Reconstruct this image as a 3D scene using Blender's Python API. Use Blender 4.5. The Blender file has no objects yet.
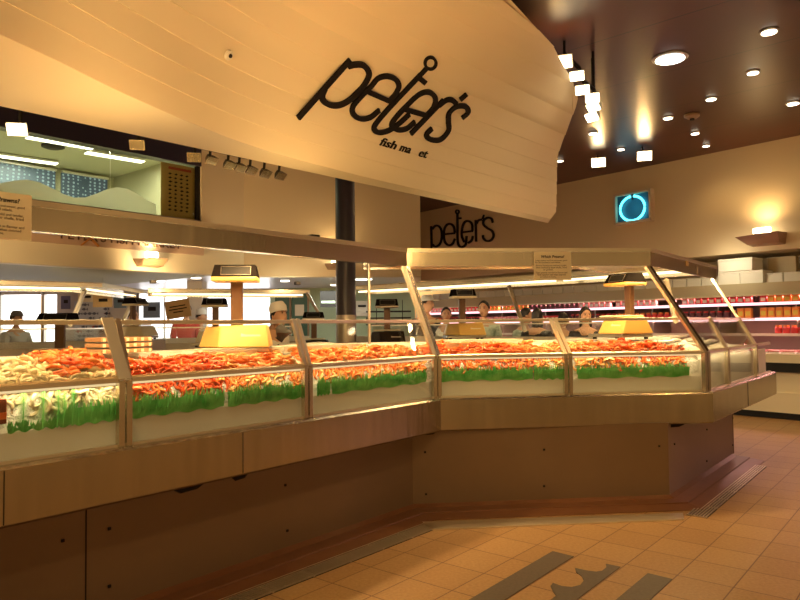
import bpy, bmesh, math, random
import numpy as np
from mathutils import Vector, Matrix
random.seed(7)
RND = random.Random(11)
SC = bpy.context.scene
COL = SC.collection
pi = math.pi

# ------------------------------------------------------------------ camera
F = 680.0; PITCH = math.radians(2.17); ROLL = math.radians(-0.63); H = 1.45
def _cm():
    cp, sp = math.cos(PITCH), math.sin(PITCH)
    M = np.array([[1, 0, 0], [0, sp, -cp], [0, cp, sp]])
    c, s = math.cos(ROLL), math.sin(ROLL)
    return np.array([[c, -s, 0], [s, c, 0], [0, 0, 1]]) @ M
CM = _cm()
def ray(x, y): return CM.T @ np.array([(x-400)/F, (y-300)/F, 1.0])
def PH(x, y, h):                       # survey: point at height h
    d = ray(x, y); return d*(h-H)/d[2] + np.array([0, 0, H])
def PD(x, y, Y):                       # survey: point at distance Y
    d = ray(x, y); return d*Y/d[1] + np.array([0, 0, H])
def PJ(p):
    q = CM @ (np.array(p, float)-np.array([0, 0, H])); return 400+F*q[0]/q[2], 300+F*q[1]/q[2]
cam = bpy.data.cameras.new('camera'); co = bpy.data.objects.new('camera', cam); COL.objects.link(co)
cam.sensor_width = 36; cam.lens = F*36/800; cam.clip_start = .05
R3 = Matrix(((CM[0][0], -CM[1][0], -CM[2][0]), (CM[0][1], -CM[1][1], -CM[2][1]), (CM[0][2], -CM[1][2], -CM[2][2])))
co.matrix_world = Matrix.Translation((0, 0, H)) @ R3.to_4x4()
SC.camera = co

# ------------------------------------------------------------------ materials
def srgb(r, g, b):
    f = lambda c: (c/255/12.92 if c/255 <= .04045 else ((c/255+.055)/1.055)**2.4)
    return (f(r), f(g), f(b), 1)
def mat(name, col, rough=.5, metal=0, emit=None, es=0, noise=None, bump=None, spec=None, trans=0, coat=0):
    m = bpy.data.materials.new(name); m.use_nodes = True
    nt = m.node_tree; b = nt.nodes['Principled BSDF']
    b.inputs['Base Color'].default_value = col; b.inputs['Roughness'].default_value = rough
    b.inputs['Metallic'].default_value = metal
    if coat: b.inputs['Coat Weight'].default_value = coat; b.inputs['Coat Roughness'].default_value = .15
    if spec is not None: b.inputs['Specular IOR Level'].default_value = spec
    if trans: b.inputs['Transmission Weight'].default_value = trans
    if emit: b.inputs['Emission Color'].default_value = emit; b.inputs['Emission Strength'].default_value = es
    if noise or bump:
        tc = nt.nodes.new('ShaderNodeTexCoord')
        mp = nt.nodes.new('ShaderNodeMapping'); nt.links.new(tc.outputs['Object'], mp.inputs[0])
    if noise:
        scale, c2, st = noise[:3]
        if len(noise) > 3: mp.inputs['Scale'].default_value = noise[3]
        n = nt.nodes.new('ShaderNodeTexNoise'); n.inputs['Scale'].default_value = scale; n.inputs['Detail'].default_value = 4
        nt.links.new(mp.outputs[0], n.inputs['Vector'])
        r = nt.nodes.new('ShaderNodeValToRGB'); r.color_ramp.elements[0].position = .5-st/2; r.color_ramp.elements[1].position = .5+st/2
        r.color_ramp.elements[0].color = col; r.color_ramp.elements[1].color = c2
        nt.links.new(n.outputs[0], r.inputs[0]); nt.links.new(r.outputs[0], b.inputs['Base Color'])
    if bump:
        n = nt.nodes.new('ShaderNodeTexNoise'); n.inputs['Scale'].default_value = bump[0]; n.inputs['Detail'].default_value = 3
        nt.links.new(mp.outputs[0], n.inputs['Vector'])
        bp = nt.nodes.new('ShaderNodeBump'); bp.inputs['Strength'].default_value = bump[1]; bp.inputs['Distance'].default_value = bump[2]
        nt.links.new(n.outputs[0], bp.inputs['Height']); nt.links.new(bp.outputs[0], b.inputs['Normal'])
    return m
def glassmat(name, tint=(1, 1, 1, 1), refl=.07, rough=.02, frost=0):
    m = bpy.data.materials.new(name); m.use_nodes = True; nt = m.node_tree; nt.nodes.clear()
    o = nt.nodes.new('ShaderNodeOutputMaterial'); t = nt.nodes.new('ShaderNodeBsdfTransparent'); t.inputs[0].default_value = tint
    g = nt.nodes.new('ShaderNodeBsdfGlossy'); g.inputs['Roughness'].default_value = rough
    fr = nt.nodes.new('ShaderNodeLayerWeight'); fr.inputs[0].default_value = .15
    ma = nt.nodes.new('ShaderNodeMath'); ma.operation = 'MULTIPLY_ADD'; ma.inputs[1].default_value = .5; ma.inputs[2].default_value = refl
    ma.use_clamp = True
    nt.links.new(fr.outputs['Fresnel'], ma.inputs[0])
    mx = nt.nodes.new('ShaderNodeMixShader'); nt.links.new(ma.outputs[0], mx.inputs[0]); nt.links.new(t.outputs[0], mx.inputs[1]); nt.links.new(g.outputs[0], mx.inputs[2])
    last = mx
    if frost:
        d = nt.nodes.new('ShaderNodeBsdfDiffuse'); d.inputs[0].default_value = (.72, .72, .62, 1)
        tl = nt.nodes.new('ShaderNodeBsdfTranslucent'); tl.inputs[0].default_value = (.75, .76, .66, 1)
        a = nt.nodes.new('ShaderNodeMixShader'); a.inputs[0].default_value = .5; nt.links.new(d.outputs[0], a.inputs[1]); nt.links.new(tl.outputs[0], a.inputs[2])
        m2 = nt.nodes.new('ShaderNodeMixShader'); m2.inputs[0].default_value = frost; nt.links.new(mx.outputs[0], m2.inputs[1]); nt.links.new(a.outputs[0], m2.inputs[2]); last = m2
    nt.links.new(last.outputs[0], o.inputs[0]); return m
def emat(name, col, s):
    m = bpy.data.materials.new(name); m.use_nodes = True; nt = m.node_tree; nt.nodes.clear()
    o = nt.nodes.new('ShaderNodeOutputMaterial'); e = nt.nodes.new('ShaderNodeEmission'); e.inputs[0].default_value = col; e.inputs[1].default_value = s
    nt.links.new(e.outputs[0], o.inputs[0]); return m

M = {}
M['steel'] = mat('brushed_steel', (.64, .58, .47, 1), .24, 1, noise=(3, (.64, .58, .47, 1), .6, (5, 5, .35)), bump=(1.2, .25, .012))
M['bumper'] = mat('scuffed_steel', (.46, .41, .32, 1), .26, 1, noise=(3, (.56, .50, .39, 1), .6, (5, 5, .35)), bump=(1.6, .35, .014))
M['steel_dull'] = mat('dull_steel', (.42, .38, .32, 1), .42, 1, bump=(4, .15, .02))
M['steel_bright'] = mat('polished_steel', (.80, .72, .58, 1), .32, .85)
M['panel'] = mat('counter_panel', (.20, .135, .085, 1), .40, .25, noise=(2, (.24, .16, .10, 1), .6))
M['red_tile'] = mat('red_quarry_tile', (.15, .060, .028, 1), .35, noise=(8, (.20, .085, .04, 1), .6))
M['hull'] = mat('hull_paint', (.80, .70, .52, 1), .45, noise=(.8, (.84, .73, .55, 1), .8), bump=(2, .05, .05))
M['hull_lit_bottom'] = mat('hull_paint_lit_from_below', (.88, .80, .62, 1), .45)  # paler than the hull colour, for the light striking it from below
M['seam'] = mat('plank_seam', (.60, .44, .24, 1), .6)
M['ink'] = mat('black_letter_paint', (.008, .006, .008, 1), .65, spec=.2)
M['wall'] = mat('cream_wall', (.68, .55, .36, 1), .6, noise=(1.2, (.70, .57, .38, 1), .7))
M['bulk'] = mat('cream_bulkhead', (.74, .66, .48, 1), .6)
M['dark'] = mat('dark_plastic', (.014, .011, .010, 1), .55, spec=.25)
M['black'] = mat('black_rubber', (.008, .008, .008, 1), .6)
M['white'] = mat('white_plastic', (.80, .78, .72, 1), .45)
M['foam'] = mat('white_foam', (.82, .80, .74, 1), .8)
M['cream'] = mat('cream_card', (.85, .78, .58, 1), .7)
M['yellow'] = mat('yellow_plastic', (.74, .48, .13, 1), .4, noise=(2, (.78, .51, .15, 1), .6))
M['ice'] = mat('crushed_ice', (.80, .80, .76, 1), .35, bump=(60, .9, .02))
M['grass'] = mat('green_plastic', (.03, .36, .05, 1), .5, noise=(14, (.22, .62, .16, 1), .45))
M['glass'] = glassmat('clear_glass', (.97, .98, .96, 1), .04)
M['glass_green'] = glassmat('office_glass', (.88, .90, .80, 1), .05)
M['frosted'] = glassmat('frosted_film', (.88, .9, .82, 1), .03, frost=.72)
M['lavender'] = mat('pale_ceiling_paint', (.56, .54, .60, 1), .3, noise=(1.5, (.64, .62, .70, 1), .5))
M['green_wall'] = mat('mint_wall', (.42, .55, .40, 1), .6)
M['office_wall'] = mat('office_paint', (.42, .41, .28, 1), .7)
M['green_door'] = mat('dark_green_paint', (.03, .10, .07, 1), .4)
M['navy'] = mat('navy_paint', (.025, .022, .045, 1), .3)
M['column'] = mat('column_white', (.62, .56, .50, 1), .5)
M['tube'] = emat('warm_tube', (1, .80, .45, 1), 22)
M['tube_far'] = emat('warm_tube_far', (1, .80, .45, 1), 3)
M['cooltube'] = emat('office_tube', (1, .98, .88, 1), 6)
M['lamp'] = emat('lamp_face', (1, .80, .48, 1), 14)
M['down'] = emat('downlight_face', (1, .88, .66, 1), 7)
M['neon'] = emat('cyan_neon', (.10, .85, 1.0, 1), 4)
M['pinktube'] = emat('pink_shelf_light', (1, .58, .62, 1), 2.3)
M['day'] = emat('daylight', (1, .98, .97, 1), 3.6)
M['day2'] = emat('dim_daylight', (.75, .85, 1, 1), 1.1)
M['skin'] = mat('skin', (.58, .32, .19, 1), .5)
M['hair'] = mat('dark_hair', (.015, .010, .008, 1), .5)
M['eye'] = mat('eye', (.02, .015, .01, 1), .2)
M['lip'] = mat('lip', (.35, .12, .09, 1), .5)
M['navybox'] = mat('neon_backing', (.02, .10, .16, 1), .4)
M['fishskin'] = mat('silver_fish_skin', (.42, .42, .40, 1), .28, .35, noise=(6, (.68, .66, .6, 1), .5))
M['fin'] = mat('fish_fin', (.25, .24, .22, 1), .5)
M['wood'] = mat('uplight_wood', (.30, .18, .10, 1), .5)
def prawnmat(n, a, b): return mat(n, a, .32, noise=(14, b, .5), spec=.6)
M['prawn_red'] = prawnmat('red_prawn', (.60, .045, .008, 1), (.85, .20, .05, 1))
M['prawn_orange'] = prawnmat('orange_prawn', (.80, .115, .012, 1), (.92, .38, .10, 1))
M['prawn_pale'] = prawnmat('pale_prawn', (.84, .36, .09, 1), (.90, .62, .28, 1))
M['prawn_raw'] = prawnmat('raw_prawn', (.62, .52, .34, 1), (.80, .72, .50, 1))
M['meat'] = mat('wrapped_meat', (.62, .16, .16, 1), .25, noise=(20, (.85, .45, .42, 1), .5))

# floor tiles on the diagonal grid
def floor_mat():
    m = bpy.data.materials.new('floor_tiles'); m.use_nodes = True; nt = m.node_tree; b = nt.nodes['Principled BSDF']
    N = nt.nodes.new; L = nt.links.new
    tc = N('ShaderNodeTexCoord'); sp = N('ShaderNodeSeparateXYZ'); L(tc.outputs['Object'], sp.inputs[0])
    def lin(ax, ay, off, size):
        a = N('ShaderNodeMath'); a.operation = 'MULTIPLY'; a.inputs[1].default_value = ax/size; L(sp.outputs[0], a.inputs[0])
        c = N('ShaderNodeMath'); c.operation = 'MULTIPLY_ADD'; c.inputs[1].default_value = ay/size; L(sp.outputs[1], c.inputs[0]); L(a.outputs[0], c.inputs[2])
        d = N('ShaderNodeMath'); d.operation = 'ADD'; d.inputs[1].default_value = -off/size+100; L(c.outputs[0], d.inputs[0])
        f = N('ShaderNodeMath'); f.operation = 'FRACT'; L(d.outputs[0], f.inputs[0])
        g = N('ShaderNodeMath'); g.operation = 'SUBTRACT'; g.inputs[1].default_value = .5; L(f.outputs[0], g.inputs[0])
        h = N('ShaderNodeMath'); h.operation = 'ABSOLUTE'; L(g.outputs[0], h.inputs[0])
        fl = N('ShaderNodeMath'); fl.operation = 'FLOOR'; L(d.outputs[0], fl.inputs[0])
        return h, fl
    h1, f1 = lin(.774, -.633, -1.29, .298); h2, f2 = lin(.633, .774, 3.417, .325)
    mx = N('ShaderNodeMath'); mx.operation = 'MAXIMUM'; L(h1.outputs[0], mx.inputs[0]); L(h2.outputs[0], mx.inputs[1])
    gr = N('ShaderNodeMath'); gr.operation = 'GREATER_THAN'; gr.inputs[1].default_value = .487; L(mx.outputs[0], gr.inputs[0])
    cb = N('ShaderNodeCombineXYZ'); L(f1.outputs[0], cb.inputs[0]); L(f2.outputs[0], cb.inputs[1])
    wn = N('ShaderNodeTexWhiteNoise'); L(cb.outputs[0], wn.inputs[0])
    no = N('ShaderNodeTexNoise'); no.inputs['Scale'].default_value = 55; no.inputs['Detail'].default_value = 5; L(tc.outputs['Object'], no.inputs['Vector'])
    ad = N('ShaderNodeMath'); ad.operation = 'MULTIPLY_ADD'; ad.inputs[1].default_value = .2; L(wn.outputs[0], ad.inputs[0]); L(no.outputs[0], ad.inputs[2])
    rp = N('ShaderNodeValToRGB'); rp.color_ramp.elements[0].position = .4; rp.color_ramp.elements[1].position = 1.05
    rp.color_ramp.elements[0].color = (.34, .195, .08, 1); rp.color_ramp.elements[1].color = (.48, .31, .145, 1); L(ad.outputs[0], rp.inputs[0])
    mc = N('ShaderNodeMixRGB'); L(gr.outputs[0], mc.inputs[0]); L(rp.outputs[0], mc.inputs[1]); mc.inputs[2].default_value = (.16, .075, .035, 1)
    L(mc.outputs[0], b.inputs['Base Color']); b.inputs['Roughness'].default_value = .42
    bp = N('ShaderNodeBump'); bp.inputs['Strength'].default_value = .25; bp.inputs['Distance'].default_value = .004; bp.invert = True
    L(gr.outputs[0], bp.inputs['Height']); L(bp.outputs[0], b.inputs['Normal']); return m
M['floor'] = floor_mat()
def ceil_mat():                        # long glossy dark boards with dark joints
    m = bpy.data.materials.new('dark_ceiling_boards'); m.use_nodes = True; nt = m.node_tree; b = nt.nodes['Principled BSDF']
    N = nt.nodes.new; L = nt.links.new
    tc = N('ShaderNodeTexCoord'); mp = N('ShaderNodeMapping'); mp.inputs['Rotation'].default_value = (0, 0, math.radians(42.5)); L(tc.outputs['Object'], mp.inputs[0])
    sp = N('ShaderNodeSeparateXYZ'); L(mp.outputs[0], sp.inputs[0])
    a = N('ShaderNodeMath'); a.operation = 'MULTIPLY_ADD'; a.inputs[1].default_value = 1/1.32; a.inputs[2].default_value = 50.19; L(sp.outputs[1], a.inputs[0])
    f = N('ShaderNodeMath'); f.operation = 'FRACT'; L(a.outputs[0], f.inputs[0])
    g = N('ShaderNodeMath'); g.operation = 'LESS_THAN'; g.inputs[1].default_value = .012; L(f.outputs[0], g.inputs[0])
    no = N('ShaderNodeTexNoise'); no.inputs['Scale'].default_value = 2; L(mp.outputs[0], no.inputs['Vector']); mp2 = no
    rp = N('ShaderNodeValToRGB'); rp.color_ramp.elements[0].color = (.060, .017, .010, 1); rp.color_ramp.elements[1].color = (.082, .026, .015, 1); L(no.outputs[0], rp.inputs[0])
    mc = N('ShaderNodeMixRGB'); L(g.outputs[0], mc.inputs[0]); L(rp.outputs[0], mc.inputs[1]); mc.inputs[2].default_value = (.008, .005, .004, 1)
    L(mc.outputs[0], b.inputs['Base Color']); b.inputs['Roughness'].default_value = .34; b.inputs['Specular IOR Level'].default_value = .28
    return m
M['ceiling'] = ceil_mat()

# ------------------------------------------------------------------ mesh builder
def V(*a): return Vector([float(q) for q in (a[0] if len(a) == 1 else a)])
class MB:
    def __init__(s): s.v = []; s.f = []
    def add(s, vs, fs):
        o = len(s.v); s.v += [tuple(map(float, q)) for q in vs]; s.f += [tuple(i+o for i in f) for f in fs]
    def box(s, c, sz, rz=0, bev=0, M4=None):
        x, y, z = sz[0]/2, sz[1]/2, sz[2]/2
        b = min(bev, x*.9, y*.9, z*.9)
        if b <= 0:
            vs = [(i*x, j*y, k*z) for k in (-1, 1) for j in (-1, 1) for i in (-1, 1)]
            fs = [(0, 2, 3, 1), (4, 5, 7, 6), (0, 1, 5, 4), (2, 6, 7, 3), (0, 4, 6, 2), (1, 3, 7, 5)]
        else:
            bm = bmesh.new(); bmesh.ops.create_cube(bm, size=1); bmesh.ops.scale(bm, vec=(2*x, 2*y, 2*z), verts=bm.verts)
            bmesh.ops.bevel(bm, geom=bm.edges[:], offset=b, segments=2, affect='EDGES', profile=.5)
            bm.verts.index_update(); vs = [tuple(q.co) for q in bm.verts]; fs = [tuple(w.index for w in q.verts) for q in bm.faces]; bm.free()
        if M4 is None: M4 = Matrix.Translation(V(c)) @ Matrix.Rotation(rz, 4, 'Z')
        s.add([M4 @ V(q) for q in vs], fs); return s
    def bar(s, a, b, w, h, up=(0, 0, 1)):       # rectangular bar from a to b, w across, h along up
        a, b = V(a), V(b); t = (b-a).normalized(); u = V(up); sd = t.cross(u)
        if sd.length < 1e-4: sd = t.cross(V(1, 0, 0))
        sd.normalize(); u = sd.cross(t).normalized()
        vs = [p + sd*i*w/2 + u*j*h/2 for p in (a, b) for j in (-1, 1) for i in (-1, 1)]
        s.add(vs, [(0, 1, 3, 2), (4, 6, 7, 5), (0, 4, 5, 1), (2, 3, 7, 6), (0, 2, 6, 4), (1, 5, 7, 3)]); return s
    def sweep(s, path, prof, normals=None, closed=False, cap=True):   # prof: list (side, up) ; frames from path and normals
        n = len(path); P = [V(q) for q in path]; k = len(prof); vs = []
        for i in range(n):
            if closed: t = P[(i+1) % n]-P[i-1]
            else: t = P[min(i+1, n-1)]-P[max(i-1, 0)]
            t.normalize(); u = V(normals[i] if isinstance(normals, list) else (normals or (0, 0, 1)))
            sd = t.cross(u)
            if sd.length < 1e-5: sd = t.cross(V(.3, .7, .1))
            sd.normalize(); u = sd.cross(t).normalized()
            pr = prof[i] if isinstance(prof[0], list) else prof
            k = len(pr)
            vs += [P[i]+sd*a+u*b for a, b in pr]
        fs = []
        for i in range(n if closed else n-1):
            for j in range(k):
                a = i*k+j; b = i*k+(j+1) % k; c = ((i+1) % n)*k+(j+1) % k; d = ((i+1) % n)*k+j
                fs.append((a, b, c, d))
        if cap and not closed: fs += [tuple(range(k-1, -1, -1)), tuple((n-1)*k+j for j in range(k))]
        s.add(vs, fs); return s
    def tube(s, path, r, seg=10, closed=False):
        rs = r if isinstance(r, (list, tuple)) else [r]*len(path)
        pr = [[(math.cos(2*pi*j/seg)*q, math.sin(2*pi*j/seg)*q) for j in range(seg)] for q in rs]
        return s.sweep(path, pr, None, closed)
    def lathe(s, prof, c=(0, 0, 0), seg=20):
        vs = []; k = len(prof)
        for j in range(seg):
            a = 2*pi*j/seg
            vs += [(c[0]+r*math.cos(a), c[1]+r*math.sin(a), c[2]+z) for r, z in prof]
        fs = [((j*k+i), ((j+1) % seg)*k+i, ((j+1) % seg)*k+i+1, j*k+i+1) for j in range(seg) for i in range(k-1)]
        fs += [tuple(j*k for j in range(seg-1, -1, -1)), tuple(j*k+k-1 for j in range(seg))]
        s.add(vs, fs); return s
    def prism(s, poly, vec):                    # poly: 3D points, extruded by vec
        n = len(poly); A = [V(q) for q in poly]; B = [q+V(vec) for q in A]
        s.add(A+B, [tuple(range(n-1, -1, -1)), tuple(range(n, 2*n))]+[(i, (i+1) % n, n+(i+1) % n, n+i) for i in range(n)]); return s
    def grid(s, rows, closed=False):
        n = len(rows); k = len(rows[0]); fs = []
        for i in range(n-1):
            for j in range(k-1): fs.append((i*k+j, i*k+j+1, (i+1)*k+j+1, (i+1)*k+j))
        s.add([q for r in rows for q in r], fs); return s
    def ell(s, c, r, seg=14, rings=9, M4=None):
        vs = []; fs = []
        for i in range(rings+1):
            th = pi*i/rings
            for j in range(seg):
                ph = 2*pi*j/seg; vs.append((r[0]*math.sin(th)*math.cos(ph), r[1]*math.sin(th)*math.sin(ph), r[2]*math.cos(th)))
        for i in range(rings):
            for j in range(seg): fs.append((i*seg+j, (i+1)*seg+j, (i+1)*seg+(j+1) % seg, i*seg+(j+1) % seg))
        T = Matrix.Translation(V(c)) @ (M4 or Matrix.Identity(4))
        s.add([T @ V(q) for q in vs], fs); return s
    def mesh(s, name):
        me = bpy.data.meshes.new(name); me.from_pydata(s.v, [], s.f); me.validate()
        bm = bmesh.new(); bm.from_mesh(me); bmesh.ops.remove_doubles(bm, verts=bm.verts, dist=1e-6)
        bmesh.ops.recalc_face_normals(bm, faces=bm.faces); bm.to_mesh(me); bm.free(); return me
    def build(s, name, m, parent=None, smooth=False, kind=None):
        w = V(0, 0, 0); p = parent
        while p is not None: w += p.location; p = p.parent
        s.v = [(a-w.x, b-w.y, c-w.z) for a, b, c in s.v]
        me = s.mesh(name); me.materials.append(M[m] if isinstance(m, str) else m)
        if smooth:
            for q in me.polygons: q.use_smooth = True
            try: me.set_sharp_from_angle(angle=math.radians(40))
            except Exception: pass
        o = bpy.data.objects.new(name, me); COL.objects.link(o); o.parent = parent
        if kind: o['kind'] = kind
        return o
def tag(o, label=None, cat=None, group=None, kind=None):
    if label: o['label'] = label
    if cat: o['category'] = cat
    if group: o['group'] = group
    if kind: o['kind'] = kind
    return o
def empty(name, loc, label=None, cat=None, group=None):
    o = bpy.data.objects.new(name, None); COL.objects.link(o); o.location = V(loc); o.empty_display_size = .1
    return tag(o, label, cat, group)
def dup(o, loc=None, rz=None, label=None, group=None, parent=None, scale=None):
    c = o.copy(); COL.objects.link(c)
    if parent is not None: c.parent = parent
    if loc is not None: c.location = V(loc)
    if rz is not None: c.rotation_euler = (c.rotation_euler[0], c.rotation_euler[1], rz)
    if scale is not None: c.scale = (scale,)*3 if not hasattr(scale, '__len__') else scale
    if label: c['label'] = label
    if group: c['group'] = group
    for ch in list(o.children): dup(ch, parent=c)
    return c
def recolour(root, name, m):
    for ch in root.children:
        if ch.name.split('.')[0] == name:
            ch.data = ch.data.copy(); ch.data.materials[0] = M[m] if isinstance(m, str) else m
def struct(name, mb, m, parent=None, smooth=False):
    o = mb.build(name, m, parent, smooth)
    if parent is None: o['kind'] = 'structure'
    return o
def area(name, loc, size, power, col, rot=(0, 0, 0), shape='RECTANGLE', sy=None, spread=None):
    l = bpy.data.lights.new(name, 'AREA'); l.shape = shape; l.size = size; l.energy = power; l.color = col[:3]
    if sy and shape == 'RECTANGLE': l.size_y = sy
    if spread: l.spread = spread
    o = bpy.data.objects.new(name, l); COL.objects.link(o); o.location = V(loc); o.rotation_euler = rot; return o
def point(name, loc, power, col, r=.05):
    l = bpy.data.lights.new(name, 'POINT'); l.energy = power; l.color = col[:3]; l.shadow_soft_size = r
    o = bpy.data.objects.new(name, l); COL.objects.link(o); o.location = V(loc); return o
def spot(name, loc, target, power, col, ang, blend=.6, r=.05):
    l = bpy.data.lights.new(name, 'SPOT'); l.energy = power; l.color = col[:3]; l.spot_size = ang; l.spot_blend = blend; l.shadow_soft_size = r
    o = bpy.data.objects.new(name, l); COL.objects.link(o); o.location = V(loc)
    o.rotation_euler = (V(target)-V(loc)).to_track_quat('-Z', 'Y').to_euler(); return o
def cr(pts, n=6, closed=False):        # Catmull-Rom through 2D/3D points
    P = [np.array(p, float) for p in pts]; out = []; N = len(P)
    for i in range(N if closed else N-1):
        p0 = P[(i-1) % N] if closed or i > 0 else 2*P[0]-P[1]; p1 = P[i]; p2 = P[(i+1) % N]
        p3 = P[(i+2) % N] if closed or i+2 < N else 2*P[-1]-P[-2]
        for k in range(n):
            t = k/n; out.append(.5*((2*p1)+(p2-p0)*t+(2*p0-5*p1+4*p2-p3)*t*t+(3*p1-p0-3*p2+p3)*t**3))
    if not closed: out.append(P[-1])
    return out
WARM = (1, .585, .19); WARM2 = (1, .65, .27)

# ------------------------------------------------------------------ the setting
CZ = 4.295
mb = MB(); mb.box((0, 9, -.05), (40, 34, .1)); o = mb.build('floor', 'floor'); o['kind'] = 'structure'
# building frames: back wall
BD = V(math.sin(math.radians(-39.9)), math.cos(math.radians(-39.9)), 0); BO = V(5.541, 11.024, 0); BN = V(-BD.y, BD.x, 0)
if BN.y > 0: BN = -BN                                # towards the room
def onplane(x, y, p0, n, off=0):
    r = V(ray(x, y)); o_ = V(0, 0, H); p = V(p0)+V(n)*off
    t = (p-o_).dot(V(n))/r.dot(V(n)); return o_+r*t
def WB(x, y, off=0): return onplane(x, y, BO, BN, off)
LB = 2.30
C0 = V(PH(0, 262.5, LB)); C1 = V(PH(244, 276.8, LB)); C2 = V(PH(421, 276.5, LB))
for c in (C0, C1, C2): c.z = 0
LD = (C1-C0).normalized(); LN = V(LD.y, -LD.x, 0)    # left wall, facing the room
HD = (C2-C1).normalized(); HN = V(HD.y, -HD.x, 0)
def WL(x, y, off=0): return onplane(x, y, C0, LN, off)
def WH(x, y, off=0): return onplane(x, y, C1, HN, off)
def slab(name, a, b, z0, z1, n, th, m, parent=None):   # wall piece from a to b, front face on the line, thickness away from n
    mb = MB(); a, b, n = V(a), V(b), V(n)
    mb.prism([(a.x, a.y, z0), (b.x, b.y, z0), (b.x, b.y, z1), (a.x, a.y, z1)], -n*th)
    return struct(name, mb, m, parent)
BW = lambda s: BO+BD*s
bs = 7.85
ceilpoly = [(-14, -8), (14, -8), (14, 22), (-14, 22)]
mb = MB(); mb.prism([(x, y, CZ) for x, y in ((-13, -6), (16, -6), (16, 24), (2, 24), (BW(bs).x, BW(bs).y), (C2.x, C2.y), (C1.x, C1.y), ((C0-LD*7).x, (C0-LD*7).y))], (0, 0, .12)); struct('ceiling', mb, 'ceiling')
slab('wall_back', BW(-9), BW(bs), 2.57, CZ, BN, .25, 'wall')
slab('wall_back_lower', BW(-9)-BN*1.35, BW(bs)-BN*1.35, 0, 2.57, BN, .1, 'wall')
mb = MB(); a, b = BW(-9), BW(bs); mb.prism([(a.x-BN.x*.25, a.y-BN.y*.25, 2.57), (b.x-BN.x*.25, b.y-BN.y*.25, 2.57), (b.x-BN.x*1.4, b.y-BN.y*1.4, 2.57), (a.x-BN.x*1.4, a.y-BN.y*1.4, 2.57)], (0, 0, .05)); struct('trim_1', mb, 'wall')
# return between the angled bulkhead and the back wall
e2 = BW(bs); rn = V(1, 0, 0)
slab('wall_return', C2+V(.0, 0, 0), e2, LB, CZ, rn, .12, 'wall')
slab('wall_angled', C1, C2, LB, CZ, HN, .2, 'wall')
wtr = WL(201.5, 222); wtop = WL(200, 166); ZW0, ZW1 = wtr.z, min(wtop.z, CZ-.05)
W1 = V(wtr.x, wtr.y, 0); WE = C0-LD*7
slab('wall_left', WE, C1, LB, ZW0, LN, .2, 'bulk')
slab('wall_left_pier', W1, C1, ZW0, CZ, LN, .2, 'wall')
slab('trim_2', WE, W1, ZW1, CZ, LN, .2, 'navy')
# office window
wl = V(WL(113, 200)); wl.z = 0
wr = empty('window_1', W1*.5+wl*.5+V(0, 0, ZW0)); wr['kind'] = 'structure'
def pane(name, a, b, z0, z1, m, off=-.08, th=.012, parent=wr):
    mb = MB(); a = a+LN*off; b = b+LN*off
    mb.prism([(a.x, a.y, z0), (b.x, b.y, z0), (b.x, b.y, z1), (a.x, a.y, z1)], -LN*th); return mb.build(name, m, parent)
pane('glass', WE, wl-LD*.01, ZW0, ZW1, 'glass_green'); pane('glass', wl+LD*.01, W1-LD*.06, ZW0, ZW1, 'glass_green')
pane('frame', W1-LD*.06, W1, ZW0, ZW1, 'dark', -.04, .06)
pane('frame', WE, W1, ZW0, ZW0+.03, 'steel_dull', -.04, .06)
# frosted film with a wavy top
def film(a, b, hz):
    mb = MB(); L = (b-a).length; n = 60; top = []
    for i in range(n+1):
        s = L*i/n; p = a+LD*s+LN*(-.07); z = hz + .09*math.sin(s*5.2+.8)+.05*math.sin(s*2.3)
        top.append((p.x, p.y, z))
    poly = [tuple(a+LN*-.07+V(0, 0, ZW0+.03))]+top[0:1]
    for i in range(n):
        p, q = top[i], top[i+1]
        mb.add([(p[0], p[1], ZW0+.03), (q[0], q[1], ZW0+.03), q, p], [(0, 1, 2, 3)])
    sol = mb.build('frosted_film', 'frosted', wr); md = sol.modifiers.new('s', 'SOLIDIFY'); md.thickness = .003
hz = WL(30, 182).z
film(WE, W1-LD*.75, hz)
# office beyond the glass
OZ = 4.36
def off_pt(p, d): return V(p)-LN*d
mb = MB(); a, b = off_pt(WE, .2), off_pt(W1+LD*.2, .2); c, d = off_pt(W1+LD*.2, 3.2), off_pt(WE, 3.2)
mb.prism([(q.x, q.y, OZ) for q in (a, b, c, d)], (0, 0, .08)); struct('office_ceiling', mb, mat('office_ceiling_paint', (.54, .53, .40, 1), .6))
mb = MB(); mb.prism([(q.x, q.y, LB) for q in (a, b, c, d)], (0, 0, .25)); struct('office_floor', mb, 'office_wall')
slab('office_wall_back', d, c, LB, OZ, LN, .1, 'office_wall')
e = (b-c).normalized(); slab('office_wall_side', c, b, LB, OZ, V(-LD.x, -LD.y, 0), .1, 'office_wall')
def officept(x, y):
    return onplane(x, y, d, LN, .03)
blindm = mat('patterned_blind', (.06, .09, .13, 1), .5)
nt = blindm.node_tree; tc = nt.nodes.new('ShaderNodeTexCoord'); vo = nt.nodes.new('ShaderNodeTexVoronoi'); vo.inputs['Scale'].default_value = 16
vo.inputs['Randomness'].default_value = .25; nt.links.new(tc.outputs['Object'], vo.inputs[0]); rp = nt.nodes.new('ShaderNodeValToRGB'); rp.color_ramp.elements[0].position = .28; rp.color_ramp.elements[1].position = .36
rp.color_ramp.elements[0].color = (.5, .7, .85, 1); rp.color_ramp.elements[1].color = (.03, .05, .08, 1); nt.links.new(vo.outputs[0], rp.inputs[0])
nt.links.new(rp.outputs[0], nt.nodes['Principled BSDF'].inputs['Emission Color']); nt.nodes['Principled BSDF'].inputs['Emission Strength'].default_value = .7
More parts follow.
